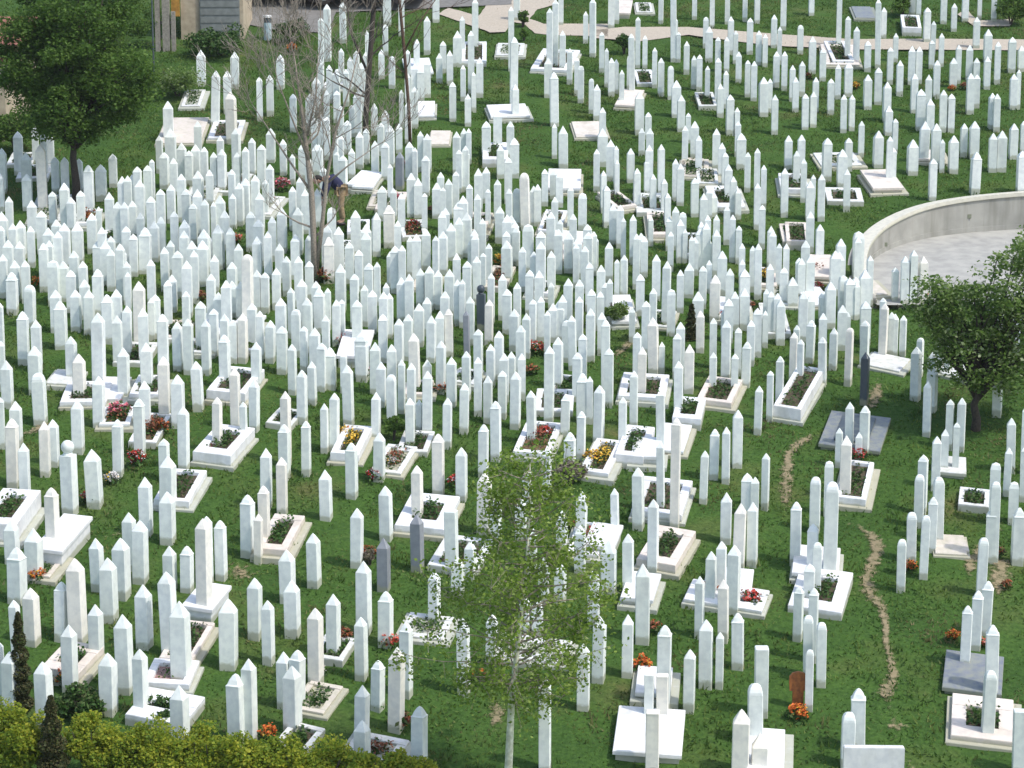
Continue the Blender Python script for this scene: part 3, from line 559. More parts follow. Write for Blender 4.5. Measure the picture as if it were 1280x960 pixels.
# ------------------------------------------------------------------ the hillside
WALLPX = [(1094, 380), (1083, 352), (1080, 328), (1087, 306), (1108, 286), (1148, 267), (1200, 256), (1280, 248), (1360, 246), (1440, 249)]
rim = [at(x, y) for x, y in WALLPX]
# smooth the rim (Chaikin)
pl = [(p.x, p.y) for p in rim]
for _ in range(2):
    q = [pl[0]]
    for a, b in zip(pl, pl[1:]):
        q += [(a[0] * .75 + b[0] * .25, a[1] * .75 + b[1] * .25), (a[0] * .25 + b[0] * .75, a[1] * .25 + b[1] * .75)]
    q.append(pl[-1]); pl = q
low = at(1094, 380)
FLOORZ = G(low.x, low.y) + 0.02
e1 = at(1440, 380)
poly = pl + [(e1.x, low.y)]

def court(y):
    return FLOORZ + 0.55 * SLOPE * max(0.0, y - low.y)

def inpoly(x, y, P):
    c = False
    j = len(P) - 1
    for i in range(len(P)):
        if (P[i][1] > y) != (P[j][1] > y) and x < (P[j][0] - P[i][0]) * (y - P[i][1]) / (P[j][1] - P[i][1]) + P[i][0]:
            c = not c
        j = i
    return c

xs = np.concatenate([np.array([-900, -500, -250, -120, -60, -35]), np.arange(-24, 24.01, 0.25), np.array([35, 60, 120, 250, 500, 900])])
ys = np.concatenate([np.array([-60, -20, 5, 20]), np.arange(26, 92, 0.25), np.array([110, 150, 250, 500, 900])])
V = []; F = []
def bump(x, y):
    return 0.018 * math.sin(x * 1.9 + 1.3 * math.sin(y * 0.7)) + 0.015 * math.sin(y * 2.3 + x * 0.8) + 0.01 * math.sin(x * 5.1 - y * 4.3)
for j, y in enumerate(ys):
    for i, x in enumerate(xs):
        V.append((x, y, G(x, y) - 0.03 + bump(x, y)))
nx = len(xs)
bb = (min(p[0] for p in poly), max(p[0] for p in poly), min(p[1] for p in poly), max(p[1] for p in poly))
ins = {}
for j, y in enumerate(ys):
    for i, x in enumerate(xs):
        if bb[0] <= x <= bb[1] and bb[2] <= y <= bb[3] and inpoly(x, y, poly):
            ins[(i, j)] = 1
for j in range(len(ys) - 1):
    for i in range(nx - 1):
        if ins and any((i + a, j + b) in ins for a in (0, 1) for b in (0, 1)):
            continue
        F.append((j * nx + i, j * nx + i + 1, (j + 1) * nx + i + 1, (j + 1) * nx + i))
gm = mesh_np("ground", V, F)
gm.polygons.foreach_set("use_smooth", [True] * len(gm.polygons))

m, n, b = newmat("turf")
L = n.links.new
geo = N(n, "ShaderNodeNewGeometry")
na = N(n, "ShaderNodeTexNoise"); na.inputs["Scale"].default_value = 0.55; na.inputs["Detail"].default_value = 7; na.inputs["Roughness"].default_value = 0.6
nb = N(n, "ShaderNodeTexNoise"); nb.inputs["Scale"].default_value = 14; nb.inputs["Detail"].default_value = 8
L(geo.outputs["Position"], na.inputs["Vector"]); L(geo.outputs["Position"], nb.inputs["Vector"])
ra = ramp(n, [(0.3, (0.042, 0.092, 0.022)), (0.52, (0.058, 0.118, 0.026)), (0.66, (0.085, 0.125, 0.036)), (0.78, (0.15, 0.13, 0.06))])
rb = ramp(n, [(0.3, (0.6, 0.64, 0.6)), (0.7, (1.15, 1.1, 1.0))])
L(na.outputs[0], ra.inputs[0]); L(nb.outputs[0], rb.inputs[0])
mu = N(n, "ShaderNodeMix", data_type='RGBA', blend_type='MULTIPLY'); mu.inputs[0].default_value = 1
L(ra.outputs[0], mu.inputs[6]); L(rb.outputs[0], mu.inputs[7]); L(mu.outputs[2], b.inputs["Base Color"])
b.inputs["Roughness"].default_value = 0.95
b.inputs["Specular IOR Level"].default_value = 0.1
bp = N(n, "ShaderNodeBump"); bp.inputs["Strength"].default_value = 0.8; bp.inputs["Distance"].default_value = 0.04
L(nb.outputs[0], bp.inputs["Height"]); L(bp.outputs[0], b.inputs["Normal"])
TURF = m
link("ground", gm, TURF, kind="structure")

# paved court below the curved wall
CONC = plain("pale_concrete", (0.40, 0.39, 0.35), 0.9, (0.30, 0.295, 0.27), 3.0)
CONC2 = plain("wall_concrete", (0.37, 0.36, 0.32), 0.9, (0.27, 0.265, 0.235), 1.6)
COPE = stone_mat("coping_stone", (0.66, 0.63, 0.53), (0.64, 0.61, 0.5), stain=(0.45, 0.43, 0.36), BASE=0.10)
SAND = plain("sandy_paving", (0.46, 0.40, 0.32), 0.95, (0.38, 0.33, 0.26), 14.0)
DIRT = plain("trodden_dirt", (0.30, 0.235, 0.14), 0.95, (0.17, 0.155, 0.075), 9.0)
ROADM = plain("pale_asphalt", (0.20, 0.19, 0.175), 0.9, (0.15, 0.145, 0.13), 6.0)
mb = MB()
P2 = pl + [(e1.x, low.y - 0.3), (low.x, low.y - 0.3)]
o = len(mb.v)
for x, y in P2:
    mb.v.append((x, y, court(y)))
mb.f.append(tuple(range(len(P2)))[::-1])
fm = mb.mesh("court")
link("pavement", fm, CONC, kind="structure")
# the wall: drip stains run down its face
n = CONC2.node_tree; L = n.links.new
b = n.nodes["Principled BSDF"]; src = b.inputs["Base Color"].links[0].from_socket
ge = N(n, "ShaderNodeNewGeometry"); mp = N(n, "ShaderNodeMapping"); mp.inputs["Scale"].default_value = (3.5, 3.5, .35)
nz = N(n, "ShaderNodeTexNoise"); nz.inputs["Scale"].default_value = 1.2; nz.inputs["Detail"].default_value = 7
L(ge.outputs["Position"], mp.inputs[0]); L(mp.outputs[0], nz.inputs["Vector"])
r = ramp(n, [(.48, (0, 0, 0)), (.7, (.6, .6, .6))]); L(nz.outputs[0], r.inputs[0])
mx = N(n, "ShaderNodeMix", data_type='RGBA'); mx.inputs[7].default_value = (.20, .195, .16, 1)
L(r.outputs[0], mx.inputs[0]); L(src, mx.inputs[6]); L(mx.outputs[2], b.inputs["Base Color"])
wt = thing("retaining_wall", (pl[12][0], pl[12][1], FLOORZ), "curved pale concrete retaining wall with light coping behind the leafy tree at right", "wall")
def along(off):
    out = []
    for i, (x, y) in enumerate(pl):
        a = pl[max(i - 1, 0)]; c = pl[min(i + 1, len(pl) - 1)]
        dx, dy = c[0] - a[0], c[1] - a[1]; l = math.hypot(dx, dy)
        out.append((x - dy / l * off, y + dx / l * off))
    return out
ox, oy, oz = wt.location
def strip_solid(a, bb_, zlo, zhi):
    v = []; f = []
    k = len(a)
    for i in range(k):
        v += [(a[i][0] - ox, a[i][1] - oy, zlo(i) - oz), (a[i][0] - ox, a[i][1] - oy, zhi(i) - oz),
              (bb_[i][0] - ox, bb_[i][1] - oy, zhi(i) - oz), (bb_[i][0] - ox, bb_[i][1] - oy, zlo(i) - oz)]
    for i in range(k - 1):
        for c in range(4):
            d = (c + 1) % 4
            f.append((i * 4 + c, i * 4 + d, i * 4 + 4 + d, i * 4 + 4 + c))
    f.append((0, 1, 2, 3)); f.append(tuple((k - 1) * 4 + c for c in (3, 2, 1, 0)))
    return v, f
inn, out_ = along(0.0), along(0.40)
ci, co = along(-0.04), along(0.30)
gz = [G(x, y) for x, y in along(0.30)]
v, f = strip_solid(inn, out_, lambda i: FLOORZ - 0.3, lambda i: gz[i] + 0.0)
link("wall_body", mesh("wall_body", v, f), CONC2, wt)
v, f = strip_solid(ci, co, lambda i: gz[i] + 0.002, lambda i: gz[i] + 0.10)
link("coping", mesh("coping", v, f), COPE, wt)
v, f = strip_solid(along(-0.03), along(0.05), lambda i: FLOORZ - 0.2, lambda i: court(pl[i][1]) + .12)
link("plinth_course", mesh("plinth_course", v, f), CONC2, wt)
for px, py in ((1211, 271), (1105, 304)):
    # little square drain openings in the wall's face
    bi = min(range(len(inn)), key=lambda i: abs(proj(Vector((inn[i][0], inn[i][1], gz[i] - 0.35)))[0] - px))
    x, y = along(-0.012)[bi]
    mb = MB(); mb.box(-0.05, 0.05, -0.01, 0.02, -0.05, 0.05)
    d = link("drain", mb.mesh("drain"), DARK, wt)
    d.location = (x - ox, y - oy, gz[bi] - 0.38 - oz)

# ---- paths on the hillside: sheets a little above the turf with ragged edges
def sheet(name, pxpoly, mat, lift=0.012, jag=0.02, kind="structure", step=0.3):
    pts = [onground(x, y) for x, y in pxpoly]
    P = []
    for a, b_ in zip(pts, pts[1:] + pts[:1]):
        k = max(1, int((b_ - a).length / step))
        for i in range(k):
            q = a.lerp(b_, i / k)
            P.append((q.x + rnd.uniform(-jag, jag), q.y + rnd.uniform(-jag, jag)))
    bm = bmesh.new()
    vs = [bm.verts.new((x, y, G(x, y) + lift)) for x, y in P]
    fc = bm.faces.new(vs)
    if fc.normal.z < 0: fc.normal_flip()
    fc.normal_update()
    if fc.normal.z < 0: fc.normal_flip()
    bmesh.ops.triangulate(bm, faces=[fc])
    me = bpy.data.meshes.new(name); bm.to_mesh(me); bm.free()
    return link(name, me, mat, kind=kind)

def trail(name, pts, mat, lift=0.03):
    """pts: (px, py, width in photo px). Worn earth; the ragged edge is where turf takes over"""
    W = [(onground(x, y), w_) for x, y, w_ in pts]
    fine = []
    for (a, wa), (b_, wb) in zip(W, W[1:]):
        k = max(2, int((b_ - a).length / 0.12))
        for i in range(k):
            fine.append((a.lerp(b_, i / k), wa + (wb - wa) * i / k))
    fine.append(W[-1])
    d0 = (fine[1][0] - fine[0][0]).normalized() * .25; d1 = (fine[-1][0] - fine[-2][0]).normalized() * .25
    fine = [(fine[0][0] - d0, fine[0][1])] + fine + [(fine[-1][0] + d1, fine[-1][1])]
    v = []; f = []; core = []
    cols = 7
    for i, (p, wd) in enumerate(fine):
        s = proj(p)[2]
        hw = wd / s * .85
        e = min(1.0, min(i, len(fine) - 1 - i) / 4)
        for c in range(cols):
            q = -1 + 2 * c / (cols - 1)
            x = p.x + q * hw
            v.append((x, p.y, G(x, p.y) - .03 + bump(x, p.y) + lift)); core.append((1 - abs(q)) * e)
    for i in range(len(fine) - 1):
        for c in range(cols - 1):
            o = i * cols + c
            f.append((o, o + 1, o + cols + 1, o + cols))
    me = mesh(name, v, f)
    at_ = me.attributes.new("core", 'FLOAT', 'POINT'); at_.data.foreach_set("value", core[:len(me.vertices)])
    return link(name, me, mat, kind="structure")
n = DIRT.node_tree; b = n.nodes["Principled BSDF"]
at0 = N(n, "ShaderNodeAttribute"); at0.attribute_name = "core"
ge = N(n, "ShaderNodeNewGeometry")
nz = N(n, "ShaderNodeTexNoise"); nz.inputs["Scale"].default_value = 9; nz.inputs["Detail"].default_value = 8; nz.inputs["Roughness"].default_value = .7
n.links.new(ge.outputs["Position"], nz.inputs["Vector"])
ad = N(n, "ShaderNodeMath", operation='MULTIPLY_ADD'); ad.inputs[1].default_value = 2.6; ad.inputs[2].default_value = -1.35
n.links.new(nz.outputs[0], ad.inputs[0])
a2 = N(n, "ShaderNodeMath", operation='ADD'); n.links.new(ad.outputs[0], a2.inputs[0]); n.links.new(at0.outputs["Fac"], a2.inputs[1])
rp_ = ramp(n, [(.28, (0, 0, 0)), (.80, (.9, .9, .9))]); n.links.new(a2.outputs[0], rp_.inputs[0])
tr = N(n, "ShaderNodeBsdfTransparent"); ms = N(n, "ShaderNodeMixShader")
n.links.new(rp_.outputs[0], ms.inputs[0]); n.links.new(tr.outputs[0], ms.inputs[1]); n.links.new(b.outputs[0], ms.inputs[2])
n.links.new(ms.outputs[0], n.nodes["Material Output"].inputs[0])

trail("dirt_path", [(1097, 478, 16), (1094, 498, 16), (1088, 512, 9)], DIRT)
trail("dirt_path", [(1020, 540, 22), (1000, 550, 16), (987, 566, 12), (984, 590, 13), (982, 612, 14), (984, 634, 9)], DIRT)
trail("dirt_path", [(1070, 657, 12), (1086, 666, 14), (1098, 682, 18), (1094, 697, 18), (1083, 722, 16), (1090, 742, 20), (1104, 760, 12), (1106, 776, 9), (1108, 800, 8), (1114, 826, 9), (1117, 840, 15), (1112, 853, 20), (1106, 864, 18), (1111, 880, 9)], DIRT)
trail("dirt_path", [(1114, 896, 16), (1120, 906, 24), (1122, 916, 12)], DIRT)
trail("dirt_path", [(1135, 950, 14), (1142, 962, 12)], DIRT)
trail("dirt_path", [(18, 545, 14), (40, 540, 22), (55, 532, 20), (48, 520, 16)], DIRT)
trail("dirt_path", [(620, 872, 12), (622, 890, 16), (615, 912, 12)], DIRT)
trail("dirt_path", [(150, 664, 18), (140, 668, 20)], DIRT)
trail("dirt_path", [(290, 702, 26), (300, 712, 34), (302, 726, 24)], DIRT)
trail("dirt_path", [(765, 445, 10), (782, 432, 12), (792, 420, 8)], DIRT)
trail("dirt_path", [(1268, 700, 12), (1252, 700, 22), (1250, 730, 24), (1248, 745, 14)], DIRT)
trail("dirt_path", [(1210, 725, 10), (1215, 700, 16), (1252, 655, 14)], DIRT)
sheet("path", [(548, 18), (600, 36), (612, 41), (632, 40), (640, 28), (655, 30), (668, 42), (690, 44), (760, 46), (760, 30), (680, 30), (662, 24), (672, 12), (694, 6), (700, -14), (620, -16), (606, 10), (598, 20), (560, 10)], SAND)
sheet("path", [(742, 48), (800, 52), (860, 44), (960, 57), (1060, 62), (1280, 63), (1330, 63), (1330, 50), (1200, 49), (1060, 49), (960, 42), (860, 34), (780, 34), (742, 38)], SAND)
sheet("path", [(1196, 18), (1218, 33), (1262, 33), (1268, 24), (1222, 26), (1208, 12)], SAND)
sheet("road", [(314, 32), (345, 38), (410, 42), (420, 16), (640, 6), (640, -60), (230, -60), (230, 30)], ROADM, lift=0.02, jag=0.02)

# ------------------------------------------------------------------ graves: kerbed surrounds, ledgers, plinths
def grave_geo(g):
    x1, y1, x2, y2, x3, y3, hp = g[:7]
    s = proj(at((x1 + x2) / 2, (y1 + y2) / 2))[2]
    h = min(0.42, max(0.08, hp / s))
    A, B, D = at(x1, y1, h), at(x2, y2, h), at(x3, y3, h)
    U = Vector((B.x - A.x, B.y - A.y)); Vv = Vector((D.x - B.x, D.y - B.y))
    aU = math.atan2(U.y, U.x); aV = math.atan2(Vv.y, Vv.x) - math.pi / 2
    a = (aU + 2 * aV) / 3 if abs(aU - aV) < 0.9 else aV
    a = max(-0.55, min(0.45, a))
    Wd = max(0.55, min(1.7, U.length)); Ln = max(0.7, min(2.3, Vv.length))
    u = Vector((math.cos(a), math.sin(a))); v = Vector((-math.sin(a), math.cos(a)))
    c = Vector((B.x, B.y)) - u * Wd / 2 + v * Ln / 2
    return c, a, Wd, Ln, h

graves = [grave_geo(g) for g in GR]
gpx = []
for (c, a, Wd, Ln, h) in graves:
    q = proj(Vector((c.x, c.y, G(c.x, c.y) + h)))
    gpx.append((q[0], q[1]))
gw = where_all(gpx)
FILL = {'s': "open earth bed", 'g': "planted centre", 'f': "plain flat slab top", 'r': "red flower bed", 'y': "yellow flower bed", 'p': "pinkish gravel bed", 'd': "dark slab"}
COLN = {'w': "white marble", 'c': "cream stone", 'd': "dark grey stone"}
PINK = plain("pink_gravel", (0.42, 0.27, 0.24), 0.9, (0.24, 0.15, 0.13), 40)
LITTER = plain("dry_flower_litter", (0.20, 0.10, 0.05), 0.95, (0.06, 0.06, 0.025), 30)
PET = {}
for nme, c in (("red", (0.55, 0.035, 0.02)), ("orange", (0.75, 0.16, 0.02)), ("yellow", (0.80, 0.50, 0.04)), ("pink", (0.75, 0.16, 0.22)),
               ("rust", (0.28, 0.09, 0.035)), ("white", (0.80, 0.78, 0.76)), ("coral", (0.78, 0.14, 0.08))):
    PET[nme] = plain("petals_" + nme, c, 0.6, tuple(v * 0.55 for v in c), 45)

def plants(n_, rx, ry, h, size=0.05):
    C = nrs.normal(size=(n_, 3)) * np.array([rx, ry, 0]) * 0.55
    C[:, 0] = np.clip(C[:, 0], -rx, rx); C[:, 1] = np.clip(C[:, 1], -ry, ry)
    C[:, 2] = nrs.uniform(0, 1, n_) ** 1.3 * h
    return C

for gi, g in enumerate(GR):
    c, a, Wd, Ln, h = graves[gi]
    col, fill = g[7], g[8]
    bw = gw.get(gi)
    size = "large" if Wd * Ln > 2.2 else ("small" if Wd * Ln < 0.85 else "")
    tallw = "raised" if h > 0.25 else "low"
    lab = f"{size} {tallw} {COLN[col]} grave surround with {FILL[fill]}".strip()
    lab = ' '.join(lab.split())
    if bw:
        short = f"{tallw} {COLN[col].split()[0]} grave with {FILL[fill]}, {bw[1]} {bw[2]} {bw[3]}".replace("nearest ", "nearest one ").replace(" , ", ", ")
        wds = short.split()
        if len(wds) > 16:
            short = f"{COLN[col].split()[0]} grave, {FILL[fill]}, {bw[1]} {bw[2]} {bw[3]}"
        if len(short.split()) > 16:
            short = f"{COLN[col].split()[0]} grave {bw[1]} {bw[2]} {bw[3]}"
        lab = ' '.join(short.split()[:16])
    T = thing("grave_surround", (c.x, c.y, G(c.x, c.y)), lab, "grave", "kerbed graves among the headstones", a)
    ca, sa = math.cos(a), math.sin(a)
    sh = lambda X, Y: SLOPE * (X * sa + Y * ca)
    mt = {'w': KERBW, 'c': KERBC, 'd': SLATE}[col]
    kw = 0.17 * Wd if fill in 'srp' else 0.24 * Wd
    kw = max(0.08, min(0.26, kw))
    kf = kw if fill not in 'g' else kw * 1.4
    W2, L2 = Wd / 2, Ln / 2
    if fill in 'fd':
        mb = MB(); mb.box(-W2 + .04, W2 - .04, -L2 + .04, L2 - .04, -0.25, h - 0.07, 0, sh); link("plinth", mb.mesh("plinth"), mt, T)
        mb = MB(); mb.box(-W2, W2, -L2, L2, h - 0.068, h, 0.012, sh); link("ledger_slab", mb.mesh("ledger_slab"), mt, T)
        if fill == 'd':
            mb = MB(); mb.box(-W2 * .55, W2 * .55, -L2 * .75, L2 * .75, h + .002, h + .05, 0.012, sh); link("inset_slab", mb.mesh("inset_slab"), DARK, T)
    else:
        for sx in (-1, 1):
            mb = MB()
            x0, x1 = (-W2, -W2 + kw) if sx < 0 else (W2 - kw, W2)
            mb.box(x0, x1, -L2 + kf + .002, L2 - kf - .002, -0.25, h, 0.012, sh)
            link("kerb", mb.mesh("kerb"), mt, T)
        for sy in (-1, 1):
            mb = MB()
            y0, y1 = (-L2, -L2 + kf) if sy < 0 else (L2 - kf, L2)
            mb.box(-W2, W2, y0, y1, -0.25, h + .003, 0.012, sh)
            link("kerb", mb.mesh("kerb"), mt, T)
        mb = MB(); mb.box(-W2 + kw - .01, W2 - kw + .01, -L2 + kf - .01, L2 - kf + .01, -0.2, h - 0.06, 0, sh)
        link("bed", mb.mesh("bed"), PINK if fill == 'p' else (LITTER if fill == 'r' else SOIL), T)
        rx, ry = W2 - kw, L2 - kf
        cnt = {'g': 260, 's': 210, 'r': 160, 'y': 150, 'p': 30}[fill]
        C = plants(cnt, rx, ry, 0.16 if fill == 'g' else 0.09)
        C[:, 2] += h - 0.05 + SLOPE * (C[:, 0] * sa + C[:, 1] * ca)
        link("plants", leaves("plants", C, 0.045, LEAF_G), None, T, kind="stuff")
        if fill in 'ry':
            C = plants(120, rx * 0.9, ry * 0.6, 0.14)
            C[:, 2] += h + SLOPE * (C[:, 0] * sa + C[:, 1] * ca)
            link("flowers", leaves("flowers", C, 0.045, PET["rust" if fill == 'r' else "yellow"], 0.6, 1.1), None, T, kind="stuff")
    if gi % 3 != 1 and fill != 'd':
        # a low footing slab under the kerbs
        e = rnd.uniform(.05, .14)
        mb = MB(); mb.box(-W2 - e * .6, W2 + e, -L2 - e * .6, L2 + e * .3, -0.3, 0.045, 0.01, sh)
        link("footing", mb.mesh("footing"), KERBC if rnd.random() < .3 else mt, T)

# ------------------------------------------------------------------ headstones
def shaft_mesh(name, ch=0.07, taper=1.0, neck=False):
    mb = MB()
    q = 0.5; c = ch
    P = [(-q + c, -q), (q - c, -q), (q, -q + c), (q, q - c), (q - c, q), (-q + c, q), (-q, q - c), (-q, -q + c)]
    lv = [(0, 1.0 / taper), (1, 1.0 * taper)]
    for z, s in lv:
        for x, y in P:
            mb.v.append((x * s, y * s, z))
    for i in range(8):
        j = (i + 1) % 8
        mb.f.append((i, j, 8 + j, 8 + i))
    mb.f.append(tuple(range(8, 16)))
    return mb.mesh(name)
def cap_mesh(name, prof, ch=0.07):
    """prof: list of (half width factor, z)"""
    mb = MB()
    for s, z in prof[:-1]:
        c = ch * s * 2 if s < .5 else ch
        q = s
        P = [(-q + c, -q), (q - c, -q), (q, -q + c), (q, q - c), (q - c, q), (-q + c, q), (-q, q - c), (-q, -q + c)]
        for x, y in P:
            mb.v.append((x, y, z))
    k = len(prof) - 1
    for r in range(k - 1):
        for i in range(8):
            j = (i + 1) % 8
            mb.f.append((r * 8 + i, r * 8 + j, r * 8 + 8 + j, r * 8 + 8 + i))
    mb.v.append((0, 0, prof[-1][1]))
    e = len(mb.v) - 1
    for i in range(8):
        mb.f.append(((k - 1) * 8 + i, (k - 1) * 8 + (i + 1) % 8, e))
    mb.f.append(tuple(range(8))[::-1])
    return mb.mesh(name)
SHAFTS = [shaft_mesh("shaft", .05, t) for t in (1.0, 1.015, 0.985)]
CAPS = {
 'p': cap_mesh("cap", [(.5, 0), (.5, .03), (.34, .33), (.14, .66), (0, .84)]),
 'q': cap_mesh("cap", [(.5, 0), (.47, .06), (.28, .40), (.10, .74), (0, .90)]),
 'o': cap_mesh("cap", [(.53, 0), (.53, .05), (.44, .14), (.33, .42), (.15, .70), (0, .82)]),
 'r': cap_mesh("cap", [(.5, 0), (.48, .18), (.40, .42), (.26, .60), (.12, .68), (0, .70)]),
 't': cap_mesh("cap", [(.52, 0), (.52, .10), (.48, .16), (.30, .19), (0, .20)]),
}
ball = MB(); ball.blob((0, 0, 0.62), (0.5, 0.5, 0.52), 14, 10); ball.tube([(0, 0, -0.02), (0, 0, 0.16)], [0.36, 0.36], 12)
CAPS['b'] = ball.mesh("cap", True)
CAPH = {'p': .84, 'q': .90, 'o': .82, 'r': .70, 't': .20, 'b': 1.14}

def rowangle(x, y):
    # stones line up with the graves around them
    best = sorted((( (c.x - x) ** 2 + (c.y - y) ** 2), a) for (c, a, _, _, _) in graves)[:5]
    return sum(a / (d + .3) for d, a in best) / sum(1 / (d + .3) for d, a in best)

stones = []
for (x, t_, b_, w_, fl) in ST:
    P = onground(x, b_ - 0.22 * w_)
    if inpoly(P.x, P.y, poly):
        P = Vector((P.x, min(P.y, low.y - 0.4), 0)); P.z = G(P.x, P.y)
        P = onground(x, max(b_, 379))
    s = proj(P)[2]
    a = rowangle(P.x, P.y) + rnd.gauss(0, 0.05)
    # the outline's width shows the front and a sliver of the side
    W = (w_ - 0.9) / s / (math.cos(a) + abs(math.sin(a)))
    W = max(0.12, min(0.27, W))
    H = height_to(P, t_)
    if H < 0.86 and b_ < 960:
        # the foot is hidden: bring it forward until the stone is as tall as its neighbours
        hw_ = rnd.uniform(0.9, 1.15)
        for _ in range(12):
            b_ += 1.5
            P = onground(x, b_ - 0.22 * w_)
            H = height_to(P, t_)
            if H > hw_ or inpoly(P.x, P.y, poly): break
    H = max(0.42, min(2.1, H))
    stones.append(dict(x=x, t=t_, b=b_, w=w_, fl=fl, P=P, a=a, W=W, H=H))
# the packed rows between: further stones standing in the gaps, never on the open lawns
LAWN = [(25,235,14),(20,385,16),(75,400,24),(75,450,22),(175,365,10),(275,330,14),(270,180,16),(300,245,14),(330,225,12),(365,470,22),(235,505,16),
 (95,510,22),(280,205,16),(445,205,22),(460,225,14),(360,290,12),(560,195,26),(590,200,16),(690,205,44),(660,190,34),(745,260,22),(765,300,22),(780,340,18),(735,225,20),(540,335,12),
 (710,345,12),(838,240,20),(835,330,12),(600,215,12),(930,285,26),(905,200,26),(770,385,20),(780,430,18),(965,455,26),(585,440,22),(600,430,14),(700,460,14),
 (540,150,30),(470,120,34),(545,120,24),(690,120,24),(750,120,26),(830,95,16),(850,115,20),(700,165,26),(900,130,30),(940,170,22),(880,170,20),
 (1060,250,60),(1000,265,40),(1150,235,50),(1220,240,60),(1260,215,40),(1180,210,20),(1230,80,14),(290,80,60),(260,110,30),(360,110,40),(380,140,20),(300,60,70),(230,230,10),
 (410,250,18),(445,255,20),(340,260,14),(0,250,10),(950,45,24),(1010,85,12),(1050,150,16),(1130,140,22),(1100,60,40),(1000,30,36),(860,45,26),(640,20,60),(560,30,14)]
FLW = [(81, 846, "orange", 10), (45, 717, "orange", 9), (112, 620, "coral", 9), (140, 597, "white", 8), (170, 572, "red", 10), (150, 512, "pink", 11),
 (200, 533, "rust", 10), (337, 915, "orange", 10), (488, 800, "coral", 10), (432, 792, "rust", 9), (473, 880, "pink", 6), (598, 845, "orange", 9),
 (803, 830, "orange", 11), (818, 783, "rust", 8), (940, 748, "red", 11), (997, 890, "orange", 11), (1139, 707, "orange", 7), (1191, 793, "orange", 7),
 (1230, 803, "coral", 7), (571, 601, "red", 9), (468, 593, "red", 9), (431, 541, "yellow", 9), (681, 541, "red", 9), (741, 570, "yellow", 9),
 (742, 666, "red", 9), (1073, 567, "red", 8), (672, 434, "coral", 9), (456, 462, "red", 8), (430, 424, "coral", 8), (550, 484, "rust", 8),
 (45, 352, "orange", 6), (107, 271, "orange", 7), (351, 231, "pink", 9), (516, 281, "red", 7), (405, 344, "rust", 9), (460, 690, "rust", 9),
 (1023, 358, "red", 6), (1000, 359, "coral", 5), (625, 325, "yellow", 7), (645, 322, "rust", 5), (1154, 373, "orange", 6), (940, 381, "rust", 5), (1248, 690, "rust", 7),
 (490, 577, "white", 6), (250, 370, "rust", 7), (295, 297, "coral", 6), (508, 205, "pink", 5), (495, 246, "pink", 5), (898, 394, "coral", 6), (666, 462, "rust", 7),
 (365, 60, "orange", 6), (350, 662, "rust", 6), (1258, 730, "rust", 6), (1068, 107, "yellow", 5), (1205, 108, "rust", 5), (398, 838, "white", 8), (1010, 95, "rust", 4),
 (500, 900, "rust", 11), (485, 770, "rust", 6), (715, 655, "rust", 6), (1028, 790, "rust", 5), (1190, 110, "orange", 4), (240, 36, "orange", 6), (540, 262, "rust", 5), (990, 482, "yellow", 6)]
base_n = len(stones)
rz = random.Random(77)
occ = [(s['x'], s['t']) for s in stones]
grid_pts = 0
for _ in range(9000):
    x = rz.uniform(0, 1275); tt = rz.uniform(-20, 455)
    if tt < 60 and x < 560: continue
    if tt > 330 + (1 - abs(x - 560) / 700) * 150: continue
    if x > 1085 and tt > 215: continue
    if x > 700 and tt < 262 and rz.random() < .985: continue
    if x > 560 and tt < 180 and rz.random() < .97: continue
    if x < 215 and tt < 225: continue
    if x < 390 and tt < 170: continue
    q = 0.72 + (tt / 455) * .45
    bb_ = tt + 42 * q
    if any((x - lx) ** 2 + ((tt + bb_) / 2 - ly) ** 2 < lr ** 2 for lx, ly, lr in LAWN): continue
    if any(abs(x - ox_) < (8.5 if x < 700 else 12) * q and abs(tt - oy_) < 17 * q or abs(x - ox_) < 5.0 * q and abs(tt - oy_) < 30 * q for ox_, oy_ in occ): continue
    b_ = tt + rz.uniform(44, 62) * q
    if any(abs(x - u[0]) < u[3] + 5 and tt - 4 < u[1] < b_ + 8 for u in FLW): continue
    if 408 < x < 442 and tt < 285 and b_ > 215: continue
    w_ = rz.uniform(8.5, 12.0) * q + 1
    P = onground(x, b_)
    if inpoly(P.x, P.y, poly) or inpoly(P.x, P.y - .6, poly) or inpoly(P.x + .5, P.y, poly): continue
    H = height_to(P, tt)
    s = proj(P)[2]; a = rowangle(P.x, P.y) + rz.gauss(0, .06)
    stones.append(dict(x=x, t=tt, b=b_, w=w_, fl='c' if rz.random() < .12 else '', P=P, a=a, W=max(.12, min(.25, (w_ - .9) / s / (math.cos(a) + abs(math.sin(a))))), H=H))
    occ.append((x, tt))
print("infill", len(stones) - base_n)
# how much of each one the photo shows: nearer ones hide those behind
order = sorted(range(len(stones)), key=lambda i: -stones[i]['b'])
mask = np.zeros((960, 1280), bool)
for i in order:
    s = stones[i]
    x0, x1 = int(max(0, s['x'] - s['w'] / 2)), int(min(1280, s['x'] + s['w'] / 2))
    y0, y1 = int(max(0, s['t'])), int(min(960, s['b']))
    if x1 > x0 and y1 > y0:
        s['vis'] = int((~mask[y0:y1, x0:x1]).sum()); mask[y0 + 3:y1, x0:x1] = True
    else:
        s['vis'] = 0
for i in range(base_n, len(stones)): stones[i]['vis'] = -1
rank = sorted(range(len(stones)), key=lambda i: -stones[i]['vis'] - (9999 if any(k in stones[i]['fl'] for k in 'gdb') else 0))
single = set(rank[:298])
cx = [(s['x'], s['t'] + 6) for s in stones]
sw = where_all(cx)

